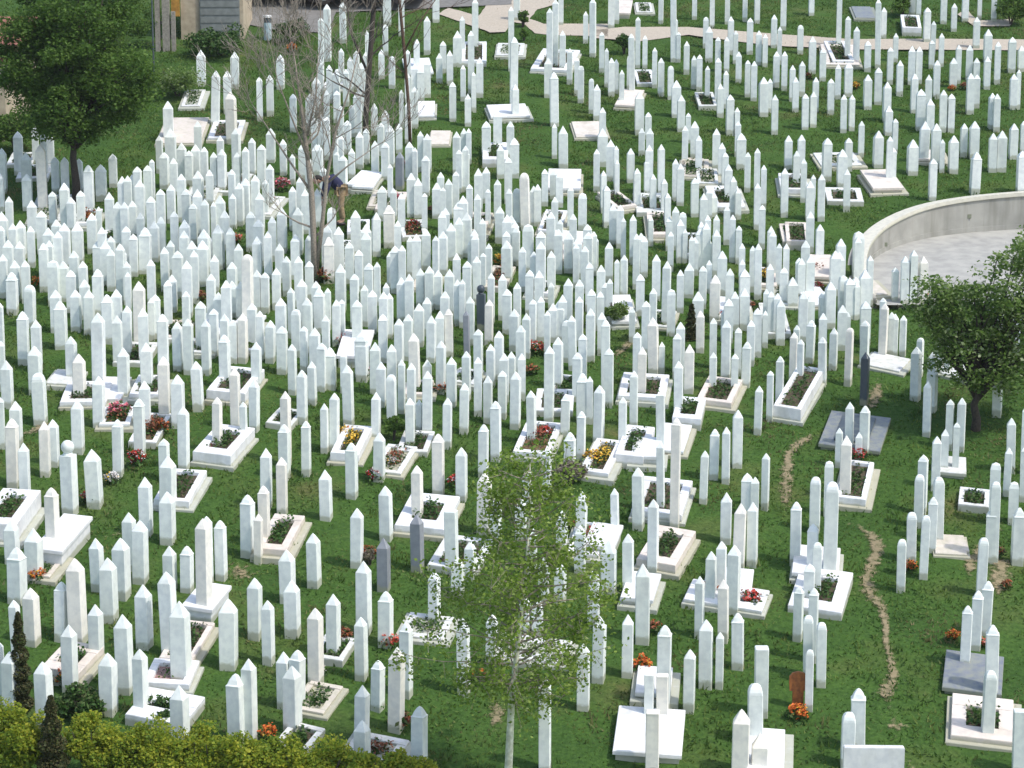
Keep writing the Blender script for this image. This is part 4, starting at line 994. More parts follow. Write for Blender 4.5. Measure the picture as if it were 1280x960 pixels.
def capkind(s):
    fl = s['fl']
    if 'b' in fl: return 'b'
    if 't' in fl: return 't'
    if 'd' in fl and 330 < s['t'] < 380: return 'b'
    r = rnd.random()
    if s['x'] > 980 and s['t'] > 560: return 'r' if r < .45 else 'o'
    return 'p' if r < .46 else ('q' if r < .72 else ('o' if r < .96 else 'r'))

stuffV = []; stuffF = []
def tilt():
    return rnd.gauss(0, 0.012), rnd.gauss(0, 0.012)
for i, s in enumerate(stones):
    fl = s['fl']; W, H, P = s['W'], s['H'], s['P']
    k = capkind(s)
    capw = W * (0.98 if k != 'b' else 1.0)
    hs = H - CAPH[k] * capw
    hs = max(0.2, hs)
    sink = 0.22
    mt = CREAM if 'c' in fl else (DARK if 'd' in fl else (GREY if 'g' in fl else WHITE))
    tx, ty = tilt()
    sm = SHAFTS[rnd.randrange(3)]
    if i in single:
        cn = "cream" if 'c' in fl else ("very dark" if 'd' in fl else ("grey" if 'g' in fl else "white"))
        hn = "tall" if H > 1.42 else ("short" if H < 0.8 else "")
        kn = {'p': "pointed", 'q': "sharply pointed", 'o': "pointed", 'r': "round-tipped", 't': "flat-topped", 'b': "ball-topped"}[k]
        bw = sw.get(i)
        if bw:
            od = bw[1]
            lab = f"{hn} {cn} {kn} headstone, {od} {bw[2]} {bw[3]}"
            lab = ' '.join(lab.split())
            if len(lab.split()) > 16:
                lab = f"{cn} headstone, {od} {bw[2]} {bw[3]}"
            if len(lab.split()) > 16:
                lab = ' '.join(lab.split()[:16])
        else:
            lab = f"{cn} {kn} headstone at {int(s['x'])}"
        if 'b' in fl:
            lab = "tall white headstone topped with a round marble ball, at the left"
        T = thing("headstone", P, lab, "headstone", "square headstones standing on the hillside", s['a'])
        T.rotation_euler = (tx, ty, s['a'])
        sh = bpy.data.objects.new("shaft", sm); COL.objects.link(sh); sh.parent = T
        sh.scale = (W, W, hs + sink); sh.location = (0, 0, -sink)
        cp = bpy.data.objects.new("cap", CAPS[k]); COL.objects.link(cp); cp.parent = T
        cp.scale = (capw, capw, capw); cp.location = (0, 0, hs + 0.0005)
        for ob in (sh, cp):
            if not ob.data.materials: ob.data.materials.append(WHITE)
            ob.material_slots[0].link = 'OBJECT'; ob.material_slots[0].material = mt
    else:
        M = Matrix.Translation(P) @ Matrix.Rotation(s['a'], 4, 'Z') @ Matrix.Rotation(tx, 4, 'X')
        prof = {'p': [(.5, 0), (.14, .66), (0, .84)], 'q': [(.5, 0), (.12, .70), (0, .9)], 'o': [(.53, .02), (.35, .40), (0, .82)],
                'r': [(.5, .05), (.38, .46), (0, .70)], 't': [(.52, .1), (.5, .18), (0, .2)], 'b': [(.5, .1), (.5, .8), (0, 1.1)]}[k]
        rings = [(.5, -sink)] + [(q, hs + z * capw) for q, z in [(.5, 0)] + prof[:2][:2]]
        rings = [(.5, -sink), (.5, hs), (prof[1][0], hs + prof[1][1] * capw)]
        if prof[0][0] > .51: rings.insert(2, (prof[0][0], hs + .005))
        o = len(stuffV)
        for q, z in rings:
            for X, Y in ((-q, -q), (q, -q), (q, q), (-q, q)):
                stuffV.append(M @ Vector((X * W, Y * W, z)))
        stuffV.append(M @ Vector((0, 0, hs + prof[2][1] * capw)))
        e = len(stuffV) - 1
        for r in range(len(rings) - 1):
            for j in range(4):
                j2 = (j + 1) % 4
                stuffF.append((o + r * 4 + j, o + r * 4 + j2, o + r * 4 + 4 + j2, o + r * 4 + 4 + j))
        z = o + (len(rings) - 1) * 4
        for j in range(4):
            stuffF.append((z + j, z + (j + 1) % 4, e))
link("headstone_rows", mesh("headstone_rows", stuffV, stuffF), WHITE_FAR, None, kind="stuff",
     label="rows of further white square headstones filling the hillside", category="headstones")

# the wide white tablet cut by the bottom edge
p = onground(1090, 1010)
T = thing("tablet", p, "wide flat-topped white marble tablet cut by the bottom edge, right side", "headstone", None, -0.03)
hT = height_to(p, 933)
mb = MB(); mb.box(-.43, .43, -.06, .06, -.2, hT, .012); link("slab", mb.mesh("slab"), KERBW, T)
mb = MB(); mb.box(-.52, .52, -.14, .14, -.2, .09, .01); link("base", mb.mesh("base"), KERBW, T)

# the orange wooden marker
p = onground(997, 884)
T = thing("grave_marker", p, "orange-brown wooden grave marker board behind an orange bouquet", "grave marker")
mb = MB()
mb.prism([(-.13, -.02), (.13, -.02), (.13, .02), (-.13, .02)], .26, .56)
mb2 = MB()
o = 0
sil = [(-.13, .27), (.13, .27), (.14, .40), (.135, .50), (.09, .555), (0, .575), (-.09, .555), (-.135, .50), (-.14, .40)]
for yy in (-.022, .022):
    for x, z in sil: mb2.v.append((x, yy, z))
k = len(sil)
mb2.f.append(tuple(range(k))); mb2.f.append(tuple(range(2 * k - 1, k - 1, -1)))
for j in range(k):
    mb2.f.append((j, k + j, k + (j + 1) % k, (j + 1) % k))
link("board", mb2.mesh("board"), WOOD, T)
mb = MB(); mb.box(-.085, .085, -.016, .016, -.15, .275, .004); link("post", mb.mesh("post"), WOOD, T)

# small tilted stone plate
p = onground(1196, 686)
T = thing("stone_plate", p, "small pale tilted stone plate lying beside the headstone group at right", "stone plate")
mb = MB(); mb.prism([(-.16, -.16), (.17, -.26), (.19, .17), (-.2, .15)], -.02, .07, .01, lambda X, Y: SLOPE * Y * .8 + X * .1)
link("plate", mb.mesh("plate"), KERBC, T)

# ------------------------------------------------------------------ bouquets
fw = where_all([(f_[0], f_[1]) for f_ in FLW])
COLW = {"orange": "orange", "coral": "coral-red", "red": "bright red", "pink": "pink", "white": "white", "yellow": "yellow", "rust": "faded rust-red"}
protoF = {}
def bouquet_proto(cn, var):
    rs = np.random.RandomState(7 + var * 13 + len(cn))
    n_ = 46
    C = rs.normal(size=(n_, 3)); C /= np.linalg.norm(C, axis=1)[:, None]
    C *= (rs.uniform(.35, 1, n_) ** .6)[:, None]
    C *= np.array([1.0, .9, .6]); C[:, 2] += .75
    # each bloom: a little crown of petals
    PC = (C[:, None, :] + rs.normal(size=(n_, 7, 3)) * .10).reshape(-1, 3)
    fm_ = leaves("blooms", PC, .24, PET[cn], .8, 1.0, rs)
    acc = PET["yellow" if cn in ("orange", "white") else ("white" if cn in ("red", "pink", "coral") else "orange")]
    fm_.materials.append(acc)
    idx = (rs.uniform(size=len(PC)) < .16).astype(np.int32)
    fm_.polygons.foreach_set("material_index", idx)
    G_ = rs.normal(size=(90, 3)) * np.array([.55, .55, .3]); G_[:, 2] += .45
    gm_ = leaves("leaves", G_, .28, LEAF_G, .2, 1.8, rs)
    return fm_, gm_
for i, (x, y, cn, r) in enumerate(FLW):
    key = (cn, i % 2)
    if key not in protoF: protoF[key] = bouquet_proto(*key)
    P = onground(x, y + r * 0.75)
    s = proj(P)[2]
    R = r / s * 1.3
    bw = fw.get(i)
    lab = f"{'small ' if r < 7 else ''}{COLW[cn]} bouquet, {bw[1]} {bw[2]} {bw[3]}" if bw else f"{COLW[cn]} bouquet laid on the grass between graves"
    if (x, y) == (81, 846): lab = "round orange-red bouquet beside the dark conifers at lower left"
    if (x, y) == (997, 890): lab = "orange and white bouquet at the foot of the wooden marker"
    if (x, y) == (431, 541): lab = "yellow and orange bouquet on a white grave, centre left"
    if len(lab.split()) > 16: lab = ' '.join(lab.split()[:16])
    T = thing("bouquet", P, lab, "flowers", "bouquets left on the graves", rnd.uniform(0, 6.28))
    T.scale = (R, R, R)
    link("blooms", protoF[key][0], None, T, kind="stuff"); link("leaves", protoF[key][1], None, T)
# the dark red jar
p = onground(262, 569)
T = thing("grave_jar", p, "dark red lidded jar standing by a white grave plinth", "jar")
mb = MB(); mb.tube([(0, 0, 0), (0, 0, .03), (0, 0, .16), (0, 0, .2)], [.06, .075, .075, .05], 12)
RED = plain("dark_red_glass", (0.14, 0.02, 0.02), 0.25, (0.10, 0.015, 0.015))
link("body", mb.mesh("body", False), RED, T)
mb = MB(); mb.tube([(0, 0, .2), (0, 0, .235)], [.06, .045], 12); link("lid", mb.mesh("lid"), RED, T)

# ------------------------------------------------------------------ trees
def grow(mb, p, d, length, r, depth, tips, spread=0.55, up=0.12, k=6, rr=rnd, minr=0.004, kids=(2, 4), wob=0.12, fol=None, shrink=.72):
    n_ = 4
    P = [p]; R = [r]
    q = p.copy(); dd = d.copy()
    for i in range(n_):
        dd = (dd + Vector((rr.gauss(0, wob), rr.gauss(0, wob), rr.gauss(0, wob) + up * .3))).normalized()
        q = q + dd * length / n_
        P.append(q.copy()); R.append(max(minr, r * (1 - (i + 1) / n_ * .45)))
        if fol is not None and depth <= 1: fol.append(q.copy())
    mb.tube(P, R, k)
    if depth == 0:
        tips.append(q); return
    for j in range(rr.randint(*kids)):
        f_ = rr.uniform(.35, 1.0)
        ii = min(n_ - 1, int(f_ * n_))
        b0 = P[ii].lerp(P[ii + 1], f_ * n_ - ii if ii < n_ else 0)
        ax = Vector((rr.gauss(0, 1), rr.gauss(0, 1), rr.gauss(0, .45) + up)).normalized()
        nd = (dd * (1 - spread) + ax * spread).normalized()
        grow(mb, b0, nd, length * rr.uniform(.55, .85) * shrink / .72, max(minr, R[ii] * .62), depth - 1, tips, spread, up, max(3, k - 1), rr, minr, kids, wob, fol, shrink)
    grow(mb, q, dd, length * .7, max(minr, R[-1]), depth - 1, tips, spread, up, max(3, k - 1), rr, minr, kids, wob, fol, shrink)

def crown(C0, nl, size, mat, clusters, rr, cl=0.30, squash=.7, name="crown"):
    """leaf clumps around centres, uneven"""
    A = []
    per = nl // len(clusters)
    for (c, r) in clusters:
        v = rr.normal(size=(per, 3))
        v /= np.linalg.norm(v, axis=1)[:, None]
        v *= (rr.uniform(0, 1, per) ** .45)[:, None] * r
        v[:, 2] *= squash
        A.append(v + np.array(c))
    return leaves(name, np.concatenate(A), size, mat, .5, 1.5, rr)

# big leafy tree at the left, and another behind it
def leafy(base_px, blobs, nl, size, mat, label, trunk_r, seed, cat="tree", nclump=150, bark=BARK, name="leafy_tree", clump=(.22, .5)):
    """blobs: (px, py, r px, depth metres) ellipsoids of the crown in metres about the trunk's plane"""
    P = onground(*base_px)
    s = proj(P)[2]
    T = thing(name, P, label, cat)
    rr = np.random.RandomState(seed); r2 = random.Random(seed)
    cl = []
    vols = [b[2] ** 2 for b in blobs]
    for _ in range(nclump):
        b = r2.choices(blobs, vols)[0]
        # crown centre at the trunk's distance
        h = height_to(P, b[1])
        c = Vector(((b[0] - base_px[0]) / s, b[3], h))
        R = b[2] / s
        v = Vector((r2.gauss(0, 1), r2.gauss(0, 1), r2.gauss(0, 1))).normalized() * R * r2.uniform(.35, 1.0) ** .5
        v.z *= .85
        cl.append((tuple(c + v), r2.uniform(*clump)))
    tk = MB()
    top = max(c[0][2] for c in cl)
    tip_h = min(c[0][2] for c in cl)
    hh = max(.5, tip_h)
    tk.tube([(0, 0, -.2), (.02, 0, hh * .3), (-.04, .02, hh * .7), (.03, 0, hh), (0.05, .05, (hh + top) / 2)], [trunk_r * 1.3, trunk_r, trunk_r * .85, trunk_r * .75, trunk_r * .4], 10)
    link("trunk", tk.mesh("trunk", True), bark, T)
    lm = MB()
    for i in range(0, len(cl), 4):
        c = Vector(cl[i][0])
        b0 = Vector((0, 0, hh * r2.uniform(.75, 1.25)))
        mid = b0.lerp(c, .5) + Vector((r2.gauss(0, .1), r2.gauss(0, .1), .15))
        lm.tube([b0, mid, c], [trunk_r * .42, trunk_r * .22, .008], 5)
    link("limbs", lm.mesh("limbs", True), bark, T)
    link("crown", crown(None, nl, size, mat, cl, rr), None, T)
    return T

leafy((95, 252), [(100, 80, 78, 0), (50, 95, 50, .3), (160, 100, 52, -.2), (110, 20, 60, .3), (95, 130, 58, -.3), (180, 130, 26, 0), (40, 50, 36, .2)], 62000, 0.062, LEAF_BIG,
      "big dense dark green tree at upper left over the first graves", .10, 3, nclump=240, clump=(.25, .6))
leafy((128, 60), [(120, -22, 62, 0), (60, -4, 34, .4), (160, 16, 34, 0), (95, 20, 30, 0)], 42000, 0.06, LEAF_BIG,
      "second dark green tree behind the big one, cut by the top edge", .12, 4, nclump=110, clump=(.3, .6))
leafy((1219, 536), [(1215, 390, 54, 0), (1178, 385, 42, .2), (1250, 356, 60, -.1), (1272, 420, 60, .2), (1212, 440, 50, -.2), (1156, 376, 30, 0), (1290, 320, 46, 0), (1245, 462, 44, 0), (1180, 432, 38, 0)], 19000, 0.058, LEAF_R,
      "leafy olive green tree at the right in front of the curved wall", .085, 8, nclump=330, clump=(.16, .40))

# birch sapling, thin see-through crown
P = onground(632, 1012)
T = thing("birch_sapling", P, "thin birch sapling with pale trunk and sparse spring leaves, bottom centre", "tree")
s0 = proj(P)[2]
r2 = random.Random(21); rr = np.random.RandomState(21)
H = height_to(P, 566)
def bx(h): return (0.04 + 0.30 * (h / H) - .05 * math.sin(h * 1.2))
tk = MB()
tk.tube([(bx(H * f), 0, H * f if f > 0 else -.2) for f in (0, .12, .3, .5, .7, .85, .97)], [.068, .060, .050, .036, .024, .014, .004], 10)
link("trunk", tk.mesh("trunk", True), BIRCH, T)
lm = MB(); fol = []
for i in range(84):
    f_ = .33 + .63 * (i / 84) ** 1.25
    h = H * f_
    ang = i * 2.4 + r2.uniform(-.4, .4)
    prof = 1.62 * min(1, (1.04 - f_) / .50) ** .8 * min(1, .6 + (f_ - .33) / .2)
    ln = prof * r2.uniform(.45, 1.08)
    d = Vector((math.cos(ang), math.sin(ang) * .9, r2.uniform(.0, .45))).normalized()
    p0 = Vector((bx(h), 0, h))
    P3 = [p0]; q = p0.copy(); dd = d.copy()
    for j in range(5):
        dd = (dd + Vector((r2.gauss(0, .12), r2.gauss(0, .12), r2.gauss(0.03, .10)))).normalized()
        q = q + dd * ln / 5; P3.append(q.copy())
    lm.tube(P3, [.017, .013, .010, .008, .006, .004], 4)
    for j in range(1, 6):
        for t_ in range(0 if (j == 1 or (j == 2 and f_ > .6)) else 1 + (j > 3) + (j > 4)):
            e = P3[j] + Vector((r2.gauss(0, .15), r2.gauss(0, .15), r2.gauss(-.05, .15)))
            lm.tube([P3[j], e], [.005, .003], 3)
            fol.append(e); fol.append(P3[j].lerp(e, .6))
link("branches", lm.mesh("branches"), BARKG, T, kind="stuff")
fa = np.array([tuple(v) for v in fol])
C = np.repeat(fa, 14, axis=0) + rr.normal(size=(len(fa) * 14, 3)) * .075
link("crown", leaves("crown", C, .042, LEAF_YG, .2, 1.4, rr), None, T)

# bare forked tree
def bare(base, label, seed, stems, depth, mat, kids=(2, 3), minr=.005):
    P = onground(*base); s = proj(P)[2]
    T = thing("bare_tree", P, label, "tree")
    r2 = random.Random(seed)
    tk = MB(); br = MB(); tips = []
    for st in stems:
        pts = []; rad = []
        for (x, y, dy, r) in st:
            pts.append(Vector(((x - base[0]) / s, dy, height_to(P, y)))); rad.append(r)
        tk.tube(pts, rad, 9)
        for a_, b_, ra_, rb_ in zip(pts[1:], pts[2:] + pts[-1:], rad[1:], rad[2:] + rad[-1:]):
            for _ in range(2):
                q = a_.lerp(b_, r2.random())
                d = Vector((r2.gauss(0, .8), r2.gauss(0, .6), r2.uniform(.3, 1.0))).normalized()
                grow(br, q, d, r2.uniform(.55, 1.0), ra_ * .38, depth, tips, .45, .25, 5, r2, minr, kids, .14)
        grow(br, pts[-1], (pts[-1] - pts[-2]).normalized(), .8, rad[-1], depth, tips, .4, .25, 5, r2, minr, kids, .14)
    link("trunk", tk.mesh("trunk", True), mat, T)
    link("branches", br.mesh("branches"), mat, T, kind="stuff")
    return T
bare((394, 350), "bare leafless tree with forked grey-brown trunk in the middle of the graves", 31,
     [[(394, 355, 0, .085), (393, 300, 0, .075), (391, 240, 0, .07), (385, 180, .05, .05), (378, 120, .1, .03), (372, 70, .1, .016)],
      [(396, 335, 0, .055), (404, 280, -.05, .05), (411, 220, -.05, .042), (422, 165, 0, .03), (440, 110, .1, .018), (452, 60, .1, .010)],
      [(391, 240, 0, .035), (366, 205, .1, .024), (340, 165, .2, .016), (318, 130, .2, .009)],
      [(388, 200, 0, .03), (370, 150, -.1, .02), (352, 100, -.1, .012), (345, 60, -.1, .008)],
      [(412, 228, 0, .028), (436, 208, .1, .018), (462, 190, .2, .010)],
      [(387, 170, .05, .028), (398, 120, .1, .018), (402, 70, 0, .010)]], 3, BARKG, (1, 3))
bare((456, 182), "leafless tree with a leaning dark trunk, its top beyond the frame", 47,
     [[(456, 188, 0, .085), (458, 140, 0, .08), (463, 80, 0, .075), (468, 20, 0, .07), (472, -40, 0, .06), (478, -110, 0, .04)],
      [(462, 95, 0, .04), (440, 40, .1, .03), (432, -20, .1, .02)]], 2, BARK, (1, 3))
bare((512, 182), "leafless tree with a straight slim reddish trunk at upper centre", 53,
     [[(513, 188, 0, .05), (511, 130, 0, .045), (506, 60, 0, .045), (500, -10, 0, .04), (496, -80, 0, .03)],
      [(506, 65, 0, .028), (524, 30, .1, .02), (545, 0, .1, .012)]], 2, plain("bark_reddish", (0.13, 0.075, 0.045), .9, (.06, .035, .025), 30), (1, 2))

# ------------------------------------------------------------------ shrubs
def shrub(px, py, r, hpx, mat, label, n_=2600, size=.045, name="shrub", seed=1, cone=False, cat="shrub", group=None):
    P = onground(px, py); s = proj(P)[2]
    T = thing(name, P, label, cat, group)
    rr = np.random.RandomState(seed); r2 = random.Random(seed)
    R = r / s; Hh = height_to(P, py - hpx)
    A = []
    if cone:
        z = rr.uniform(0, 1, n_) ** 1.15
        rad = R * (1 - z ** 1.8) ** .9 * (0.75 + .25 * np.sin(z * 37)) + .02
        th = rr.uniform(0, 6.28, n_); q = rr.uniform(.35, 1, n_) ** .5
        C = np.stack([np.cos(th) * rad * q, np.sin(th) * rad * q, z * Hh], 1)
    else:
        cl = []
        for _ in range(26):
            v = Vector((r2.gauss(0, 1), r2.gauss(0, 1), abs(r2.gauss(0, 1)))).normalized()
            q = r2.uniform(.3, .85)
            cl.append((np.array([v.x * R * q, v.y * R * q, Hh * .35 + v.z * Hh * .55 * q]), min(R, Hh) * r2.uniform(.22, .45)))
        per = n_ // len(cl)
        for c, q in cl:
            v = rr.normal(size=(per, 3)); v /= np.linalg.norm(v, axis=1)[:, None]
            A.append(c + v * q * (rr.uniform(0, 1, per) ** .4)[:, None])
        C = np.concatenate(A)
    C[:, 2] += SLOPE * C[:, 1] * .6
    link("foliage", leaves("foliage", C, size, mat, .3, 1.6, rr), None, T)
    st = MB()
    for j in range(1 if cone else 5):
        a_ = r2.uniform(0, 6.28)
        e = Vector((0, 0, Hh * .8)) if cone else Vector((math.cos(a_) * R * .5, math.sin(a_) * R * .5, Hh * .7))
        st.tube([(0, 0, -.1), e * .5 + Vector((0, 0, .05)), e], [.022, .016, .006], 5)
    link("stems", st.mesh("stems"), BARK, T)
    return T
shrub(68, 1002, 24, 132, LEAF_C, "dark olive conifer shrub rising from the hedge at lower left", 9000, .035, "conifer", 2, True)
shrub(27, 884, 15, 118, LEAF_C, "thin brownish conifer beside headstones at the left edge", 4600, .035, "conifer", 3, True)
shrub(492, 549, 15, 34, LEAF_BIG, "round dark green bush growing among the middle graves", 2200, .04, seed=4)
shrub(770, 408, 16, 42, LEAF_R, "dark bush between headstones right of centre", 2200, .04, seed=5)
shrub(864, 424, 8, 44, LEAF_C, "narrow dark upright conifer between headstones right of centre", 1400, .04, "conifer", 6, True)
shrub(615, 452, 14, 30, LEAF_R, "scruffy green bush beside the cream headstone at centre", 1800, .04, seed=7)
shrub(714, 604, 22, 34, LEAF_P, "brownish leggy shrub behind the birch crown", 1800, .04, seed=9)
shrub(780, 66, 12, 28, LEAF_G, "green bush beside the cream step near the top path", 1500, .05, seed=10)
shrub(654, 34, 9, 24, LEAF_BIG, "small dark bush at the sandy path junction", 1200, .05, seed=11)
shrub(655, 50, 7, 16, LEAF_BIG, "low dark plant just below the sandy path junction", 800, .05, seed=12)
shrub(275, 68, 48, 34, LEAF_G, "wide low green thicket beside the road at upper left", 5200, .06, seed=13)
shrub(365, 52, 22, 32, LEAF_G, "rough green bush behind the small bollard", 2200, .06, seed=14)
shrub(1264, 30, 24, 42, LEAF_BIG, "dark green bush in the upper right corner", 3000, .06, seed=15)
shrub(1128, 20, 16, 30, LEAF_BIG, "dark bush behind the white grave at the top right", 2000, .06, seed=16)
shrub(222, 120, 36, 44, LEAF_R, "bush dotted with pale blossom right of the big tree", 3600, .05, seed=17)
shrub(20, 190, 34, 60, LEAF_BIG, "low dark hedge plant under the big tree at the left edge", 3400, .06, seed=18)
shrub(462, 705, 9, 22, LEAF_P, "small brown dried shrub between two grey headstones", 900, .035, seed=19)
shrub(205, 906, 10, 22, LEAF_G, "green tuft growing inside the white square grave", 900, .04, seed=20)
shrub(100, 895, 34, 34, LEAF_G, "broad green bush below the raised white grave at lower left", 2600, .05, seed=22)
hx = [(6, 985, 46, 118, 'H'), (-34, 975, 44, 104, 'H'), (44, 990, 46, 116, 'H'), (112, 985, 44, 108, 'H'), (150, 992, 40, 100, 'H'), (190, 992, 46, 108, 'H'), (232, 996, 40, 92, 'H'), (264, 992, 42, 98, 'H'),
      (302, 996, 42, 92, 'H'), (342, 994, 38, 76, 'H'), (370, 998, 42, 84, 'H'), (410, 998, 42, 76, 'H'), (448, 998, 38, 66, 'H'), (488, 1000, 38, 66, 'H'), (524, 1002, 30, 66, 'H')]
for i, (x, y, r, h, k) in enumerate(hx):
    kn = "yellow-green flowering" if k == 'H' else "dull purple-leaved"
    lab = f"{kn} hedge shrub at the bottom edge, {ORD[i]} from the left corner".replace("nearest from", "first from")
    shrub(x, y, r, h, LEAF_H if k == 'H' else LEAF_P, lab, 7000, .036, "hedge_shrub", 60 + i, cat="shrub", group="hedge shrubs along the bottom edge")

# ------------------------------------------------------------------ the stooping person
P = onground(427, 281)
T = thing("person", P, "person stooping over a grave in a navy jacket and tan trousers", "person", None, 0.3)
def skinned(name, verts, edges, radii, root, mat, parent, sub=1):
    me = bpy.data.meshes.new(name)
    bm = bmesh.new()
    ly = bm.verts.layers.skin.verify()
    vs = [bm.verts.new(v) for v in verts]
    for i, v in enumerate(vs):
        v[ly].radius = (radii[i], radii[i]); v[ly].use_root = (i == root)
    for a, b_ in edges: bm.edges.new((vs[a], vs[b_]))
    bm.to_mesh(me); bm.free()
    o = link(name, me, mat, parent)
    md = o.modifiers.new("skin", 'SKIN'); md.use_smooth_shade = True
    if sub:
        s_ = o.modifiers.new("sub", 'SUBSURF'); s_.levels = sub; s_.render_levels = sub
    return o
SKIN = plain("skin", (0.45, 0.27, 0.19), .6, (.40, .24, .17)); NAVY = plain("navy_cloth", (0.022, 0.024, 0.075), .85, (.012, .014, .045), 20)
TAN = plain("tan_trousers", (0.34, 0.25, 0.14), .9, (.20, .14, .08), 18); SHOE = plain("shoe_leather", (.03, .02, .015), .5); HAIR = plain("dark_hair", (.02, .014, .01), .8)
# pelvis, spine bent forward (towards -x), arms reaching down
bv = [(0, 0, .88), (-.10, 0, 1.02), (-.26, -.02, 1.14), (-.38, -.03, 1.17), (-.47, -.03, 1.15), (-.56, -.03, 1.12),
      (.0, .10, .86), (.02, .11, .48), (.03, .12, .10), (-.10, .12, .05),
      (.0, -.10, .86), (-.04, -.12, .48), (.02, -.13, .10), (-.11, -.13, .05),
      (-.34, .17, 1.10), (-.40, .20, .84), (-.46, .17, .62), (-.34, -.20, 1.10), (-.42, -.24, .84), (-.50, -.20, .62)]
be = [(0, 1), (1, 2), (2, 3), (3, 4), (4, 5), (0, 6), (6, 7), (7, 8), (8, 9), (0, 10), (10, 11), (11, 12), (12, 13), (3, 14), (14, 15), (15, 16), (3, 17), (17, 18), (18, 19)]
brd = [.13, .12, .13, .11, .055, .06, .085, .06, .04, .035, .085, .06, .04, .035, .055, .042, .03, .055, .042, .03]
body = skinned("body", bv, be, brd, 0, SKIN, T)
hd = MB(); hd.blob((-.60, -.03, 1.13), (.115, .085, .10), 14, 10)
hd.blob((-.66, -.03, 1.045), (.018, .014, .02), 6, 4)   # nose
for yy in (-.065, .005): hd.blob((-.675, yy, 1.07), (.008, .012, .01), 6, 4)
for yy in (-.118, .058): hd.blob((-.59, yy, 1.12), (.02, .012, .03), 6, 4)
link("head", hd.mesh("head", True), SKIN, body)
hr = MB(); hr.blob((-.585, -.03, 1.165), (.122, .094, .085), 14, 10); link("hair", hr.mesh("hair", True), HAIR, body)
skinned("jacket", [bv[0], bv[1], bv[2], bv[3], bv[14], bv[15], (-.445, .175, .68), bv[17], bv[18], (-.48, -.21, .68)],
        [(0, 1), (1, 2), (2, 3), (3, 4), (4, 5), (5, 6), (3, 7), (7, 8), (8, 9)], [.165, .16, .165, .135, .075, .062, .05, .075, .062, .05], 0, NAVY, T)
skinned("trousers", [(0, 0, .84), bv[6], bv[7], (.03, .12, .14), bv[10], bv[11], (.02, -.13, .14)],
        [(0, 1), (1, 2), (2, 3), (0, 4), (4, 5), (5, 6)], [.145, .105, .08, .065, .105, .08, .065], 0, TAN, T)
for sx in (1, -1):
    mb = MB(); mb.blob((-.04, sx * .125, .035), (.13, .05, .05), 10, 6); link("shoe", mb.mesh("shoe", True), SHOE, T)
    # hand: palm and five bent fingers
    wrist = Vector((-.46, .17, .62)) if sx > 0 else Vector((-.50, -.20, .62))
    pv = [tuple(wrist), tuple(wrist + Vector((-.01, 0, -.05)))]; pe = [(0, 1)]; pr = [.024, .028]
    for k_ in range(5):
        off = (k_ - 2) * .015
        ln_ = (.045, .07, .078, .072, .058)[k_]
        a0 = wrist + Vector((off, .02 if k_ == 0 else 0, -.08 + (.02 if k_ == 0 else 0)))
        a1 = a0 + Vector((-.005, .008 * sx, -ln_ * .55)); a2 = a1 + Vector((-.012, -.01 * sx, -ln_ * .45))
        b0 = len(pv); pv += [tuple(a0), tuple(a1), tuple(a2)]; pe += [(1, b0), (b0, b0 + 1), (b0 + 1, b0 + 2)]; pr += [.010, .009, .008]
    skinned("hand", pv, pe, pr, 0, SKIN, body, 1)

# ------------------------------------------------------------------ upper left: house corner, gate, garage, car, bollard
TILE = plain("roof_tile_clay", (0.34, 0.13, 0.09), .9, (.20, .08, .06), 14)
PLAST = plain("beige_plaster", (0.50, 0.42, 0.30), .9, (.38, .31, .22), 5)
STEEL = plain("grey_sheet_door", (0.22, 0.235, 0.22), .6, (.17, .18, .17), 6)
TIMB = plain("weathered_timber", (0.33, 0.30, 0.25), .9, (.22, .20, .17), 16)
OCHRE = plain("ochre_board", (0.50, 0.26, 0.05), .8, (.34, .17, .03), 8)
P = onground(-25, 175)
T = thing("house", P, "house corner with red-brown tiled roof at the upper left edge", "house")
hw = height_to(P, 78)
mb = MB(); mb.box(-2.6, .75, 0, 4.0, -.4, hw); link("wall", mb.mesh("wall"), PLAST, T)
rp = link("roof", (lambda b_: (b_.box(-2.8, .95, -.25, 4.2, 0, .06, 0, lambda X, Y: (Y + .25) * .26), b_.mesh("roof"))[1])(MB()), TILE, T)
rp.location = (0, 0, hw + .01)
tm = MB(); tm.box(0, .2, 0, .36, 0, .03, .008)
tile = tm.mesh("tile"); tile.materials.append(TILE)
cnt = 0
for r_ in range(11):
    for c_ in range(16):
        o = bpy.data.objects.new("tile", tile); COL.objects.link(o); o.parent = rp
        o.location = (.76 - c_ * .215, -.27 + r_ * .34, .075 + (r_ * .34) * .26 + .006 * (c_ % 2)); o.rotation_euler = (math.atan(.26) + .05, 0, rnd.gauss(0, .01))
P = onground(262, 50)
T = thing("garage", P, "low plastered garage with grey sheet door and ochre panel at the top left", "garage")
s = proj(P)[2]
mb = MB(); mb.box(-36 / s, 42 / s, .12, 2.6, -.4, 2.6); link("wall", mb.mesh("wall"), PLAST, T)
dd_ = link("door", (lambda b_: (b_.box(-12 / s, 38 / s, .05, .11, -.1, 2.3, .005), b_.mesh("door"))[1])(MB()), STEEL, T)
for j in range(9):
    mb = MB(); mb.box(-12 / s + .03, 38 / s - .03, .03, .049, .05 + j * .25, .24 + j * .25, .006); link("slat", mb.mesh("slat"), STEEL, dd_)
mb = MB(); mb.box(-47 / s, -37 / s, 0, .1, .75, 2.6, .005); link("ochre_panel", mb.mesh("ochre_panel"), OCHRE, T)
P = onground(207, 62)
T = thing("gate", P, "weathered grey timber gate with thick posts beside the garage", "gate")
s = proj(P)[2]
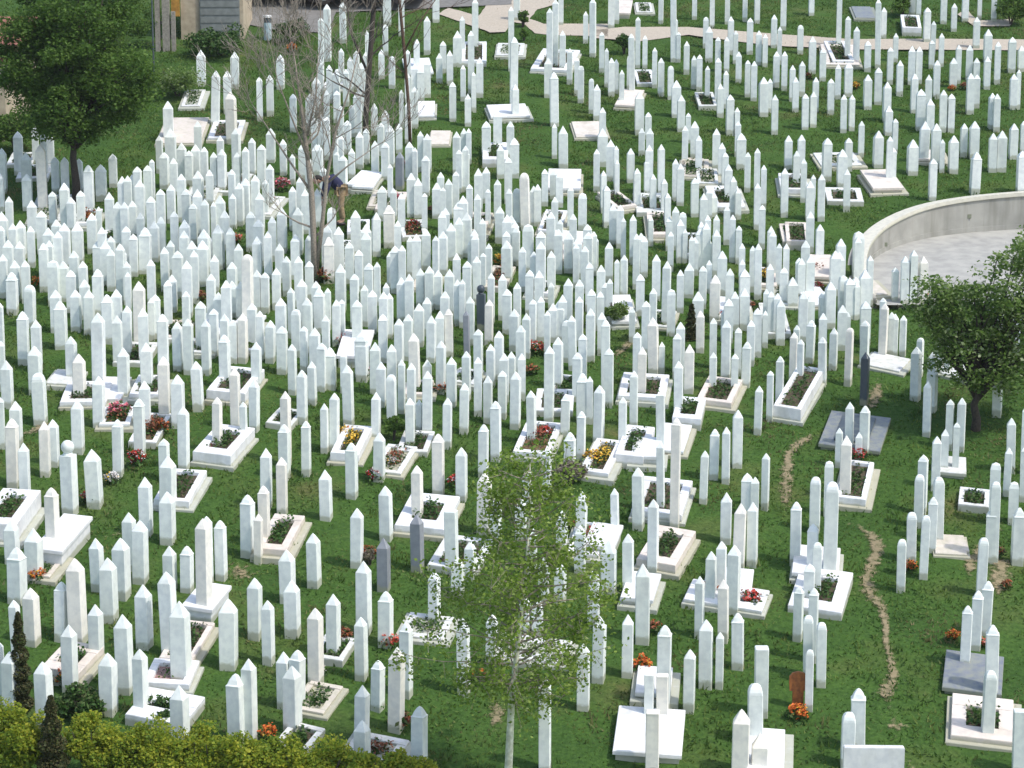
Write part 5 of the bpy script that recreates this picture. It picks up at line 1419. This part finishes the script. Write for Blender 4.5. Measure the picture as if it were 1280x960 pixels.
for x0, x1, hh in ((-12, -6, 2.0), (-3, 6, 2.2), (8, 13, 1.2)):
    mb = MB(); mb.box(x0 / s, x1 / s, -.07, .07, -.3, hh, .01); link("post", mb.mesh("post"), TIMB, T)
for z in (.35, .8):
    mb = MB(); mb.box(-6 / s + .003, 8 / s - .003, .072, .10, z, z + .1, .005); link("rail", mb.mesh("rail"), TIMB, T)
P = onground(193, 112)
T = thing("pole", P, "thin dark metal pole standing left of the timber gate", "pole")
mb = MB(); mb.tube([(0, 0, -.2), (0, 0, 2.7)], [.028, .022], 8); link("shaft", mb.mesh("shaft"), DARK, T)
mb = MB(); mb.tube([(0, 0, 2.7), (0, 0, 2.76)], [.04, .01], 8); link("tip", mb.mesh("tip"), DARK, T)
P = onground(335, 48)
T = thing("bollard", P, "small blue-white bollard with pale crown and dark band near the road", "bollard")
mb = MB(); mb.tube([(0, 0, -.1), (0, 0, .5)], [.14, .13], 12); link("body", mb.mesh("body"), plain("pale_blue_paint", (.50, .60, .62), .5, (.35, .43, .45)), T)
mb = MB(); mb.tube([(0, 0, .5), (0, 0, .66)], [.125, .125], 12); link("band", mb.mesh("band"), DARK, T)
mb = MB(); mb.tube([(0, 0, .66), (0, 0, .72), (0, 0, .75)], [.15, .15, .08], 12); link("crown_top", mb.mesh("crown_top"), KERBW, T)

def car(px, py, col, label):
    P = onground(px, py)
    T = thing("parked_car", P, label, "car", "cars parked along the top road", 0.0)
    paint = plain("car_paint", col, .3, tuple(v * .9 for v in col), 2, 0, .02)
    b_ = MB()
    prof = [(-2.1, .28), (-2.15, .62), (-2.0, .86), (-1.25, .95), (-.75, 1.36), (.75, 1.40), (1.45, 1.0), (2.0, .90), (2.12, .60), (2.1, .28)]
    k = len(prof)
    for yy, ins_ in ((-.80, .0), (-.86, .0), (.86, 0), (.80, 0)):
        for x, z in prof:
            q = .12 if z > 1.2 else 0
            b_.v.append((x, yy * (1 - q), z))
    b_.f.append(tuple(range(k))[::-1]); b_.f.append(tuple(range(3 * k, 4 * k)))
    for r in range(3):
        for j in range(k):
            j2 = (j + 1) % k
            b_.f.append((r * k + j, r * k + j2, (r + 1) * k + j2, (r + 1) * k + j))
    link("body", b_.mesh("body"), paint, T)
    GL = plain("car_glass", (.02, .025, .03), .1)
    for x0, x1 in ((-.95, -.05), (.02, 1.05)):
        g_ = MB(); g_.v = [(x0, -.872, .93), (x1, -.872, .93), (x1 * .8, -.79, 1.30), (x0 * .75, -.79, 1.30)]; g_.v += [(x, y + .02, z) for x, y, z in g_.v]
        g_.f = [(0, 1, 2, 3), (7, 6, 5, 4), (0, 4, 5, 1), (1, 5, 6, 2), (2, 6, 7, 3), (3, 7, 4, 0)]
        link("window", g_.mesh("window"), GL, T)
    for x in (-1.3, 1.3):
        for sy in (-1, 1):
            wl = link("wheel", None, None, T)
            wl.location = (x, sy * .78, .31)
            ty_ = MB(); ty_.tube([(0, -.1, 0), (0, .1, 0)], [.31, .31], 18); link("tyre", ty_.mesh("tyre"), SHOE, wl)
            ri = MB(); ri.tube([(0, -.105 * 1, 0), (0, .105, 0)], [.18, .18], 12); link("rim", ri.mesh("rim"), STEEL, wl)
    for x in (-2.12,):
        l_ = MB(); l_.box(x - .02, x + .05, -.7, -.45, .62, .78); link("headlight", l_.mesh("headlight"), KERBW, T)
        l_ = MB(); l_.box(x - .02, x + .05, .45, .7, .62, .78); link("headlight", l_.mesh("headlight"), KERBW, T)
car(348, 3, (.20, .21, .22), "grey car parked on the top road, only its underside in view")
car(455, 6, (.36, .33, .36), "pale mauve-grey car parked behind the bare trees at the top")

# ------------------------------------------------------------------ grass
NB = 330000
a_ = nrs.uniform(0, 1, NB); 
yy = np.sqrt(nrs.uniform(0, 1, NB) * (84 ** 2 - 29 ** 2) + 29 ** 2)
yy = 29 + (yy - 29)
xx = nrs.uniform(-1, 1, NB) * (yy * .245 + 1.2)
keep = np.ones(NB, bool)
bx0, bx1, by0, by1 = bb
for (c, a, Wd, Ln, h) in graves:
    dx = xx - c.x; dy = yy - c.y
    u = dx * math.cos(a) + dy * math.sin(a); v = -dx * math.sin(a) + dy * math.cos(a)
    keep &= ~((np.abs(u) < Wd / 2 + .02) & (np.abs(v) < Ln / 2 + .02))
idx = np.where((xx > bx0 - .5) & (yy > by0 - .1) & (yy < by1 + .6))[0]
for i in idx:
    for dd_ in (0, .5):
        if inpoly(xx[i], yy[i] - dd_, poly) or inpoly(xx[i] + dd_, yy[i], poly): keep[i] = False
SHE = [o for o in bpy.data.objects if o.name.split('.')[0] in ("dirt_path", "path", "road")]
from mathutils.bvhtree import BVHTree
for o in SHE:
    me = o.data
    if not len(me.polygons): continue
    bt = BVHTree.FromPolygons([(v.co.x, v.co.y, 0) for v in me.vertices], [tuple(p.vertices) for p in me.polygons])
    vx = [v.co.x for v in me.vertices]; vy = [v.co.y for v in me.vertices]
    ii = np.where(keep & (xx > min(vx)) & (xx < max(vx)) & (yy > min(vy)) & (yy < max(vy)))[0]
    pr = .97 if o.name.startswith(("path", "road")) else .35
    for i in ii:
        if bt.ray_cast(Vector((xx[i], yy[i], 1)), Vector((0, 0, -1)))[0] is not None and rnd.random() < pr:
            keep[i] = False
# thinner where the turf is worn
worn = np.sin(xx * .9 + 1.7 * np.sin(yy * .31)) * np.sin(yy * .53 + xx * .2)
keep &= ~((worn > .86) & (nrs.uniform(size=NB) < .6))
xx = xx[keep]; yy = yy[keep]; n_ = len(xx)
zz = SLOPE * yy - .03
clump = .6 + .55 * (np.sin(xx * 3.1 + np.sin(yy * 2.3) * 2) * np.sin(yy * 2.7 + xx) > .1) + nrs.uniform(0, .5, n_)
hgt = .042 * clump * nrs.uniform(.6, 1.4, n_)
tall_ = (np.sin(xx * 7.3 + 2 * np.sin(yy * 5.1)) * np.sin(yy * 6.7 - xx * 3.3) > .72); hgt = np.where(tall_, hgt * 1.9, hgt)
th = nrs.uniform(0, 6.28, n_); wd = .012 * nrs.uniform(.7, 1.5, n_) + .008
lx = nrs.normal(size=n_) * .035; lyy = nrs.normal(size=n_) * .035
V = np.empty((n_, 3, 3))
V[:, 0] = np.stack([xx - np.cos(th) * wd, yy - np.sin(th) * wd, zz], 1)
V[:, 1] = np.stack([xx + np.cos(th) * wd, yy + np.sin(th) * wd, zz], 1)
V[:, 2] = np.stack([xx + lx, yy + lyy, zz + hgt], 1)
gme = mesh_np("grass", V.reshape(-1, 3), np.arange(3 * n_).reshape(n_, 3))
gme.materials.append(GRASS)
link("grass", gme, None, None, kind="stuff", label="short green grass growing between the graves", category="grass")

# ------------------------------------------------------------------ the air: thin spring haze
hm = bpy.data.materials.new("haze")
hm.use_nodes = True
hn = hm.node_tree
hn.nodes.remove(hn.nodes["Principled BSDF"])
pv = hn.nodes.new("ShaderNodeVolumePrincipled")
pv.inputs["Color"].default_value = (0.93, 0.95, 1.0, 1)
pv.inputs["Density"].default_value = 0.00025
hn.links.new(pv.outputs[0], hn.nodes["Material Output"].inputs["Volume"])
mb = MB(); mb.box(-950, 950, -70, 950, G(0, -60) - 4, G(0, 900) + 10)
link("haze", mb.mesh("haze"), hm, None, kind="stuff")
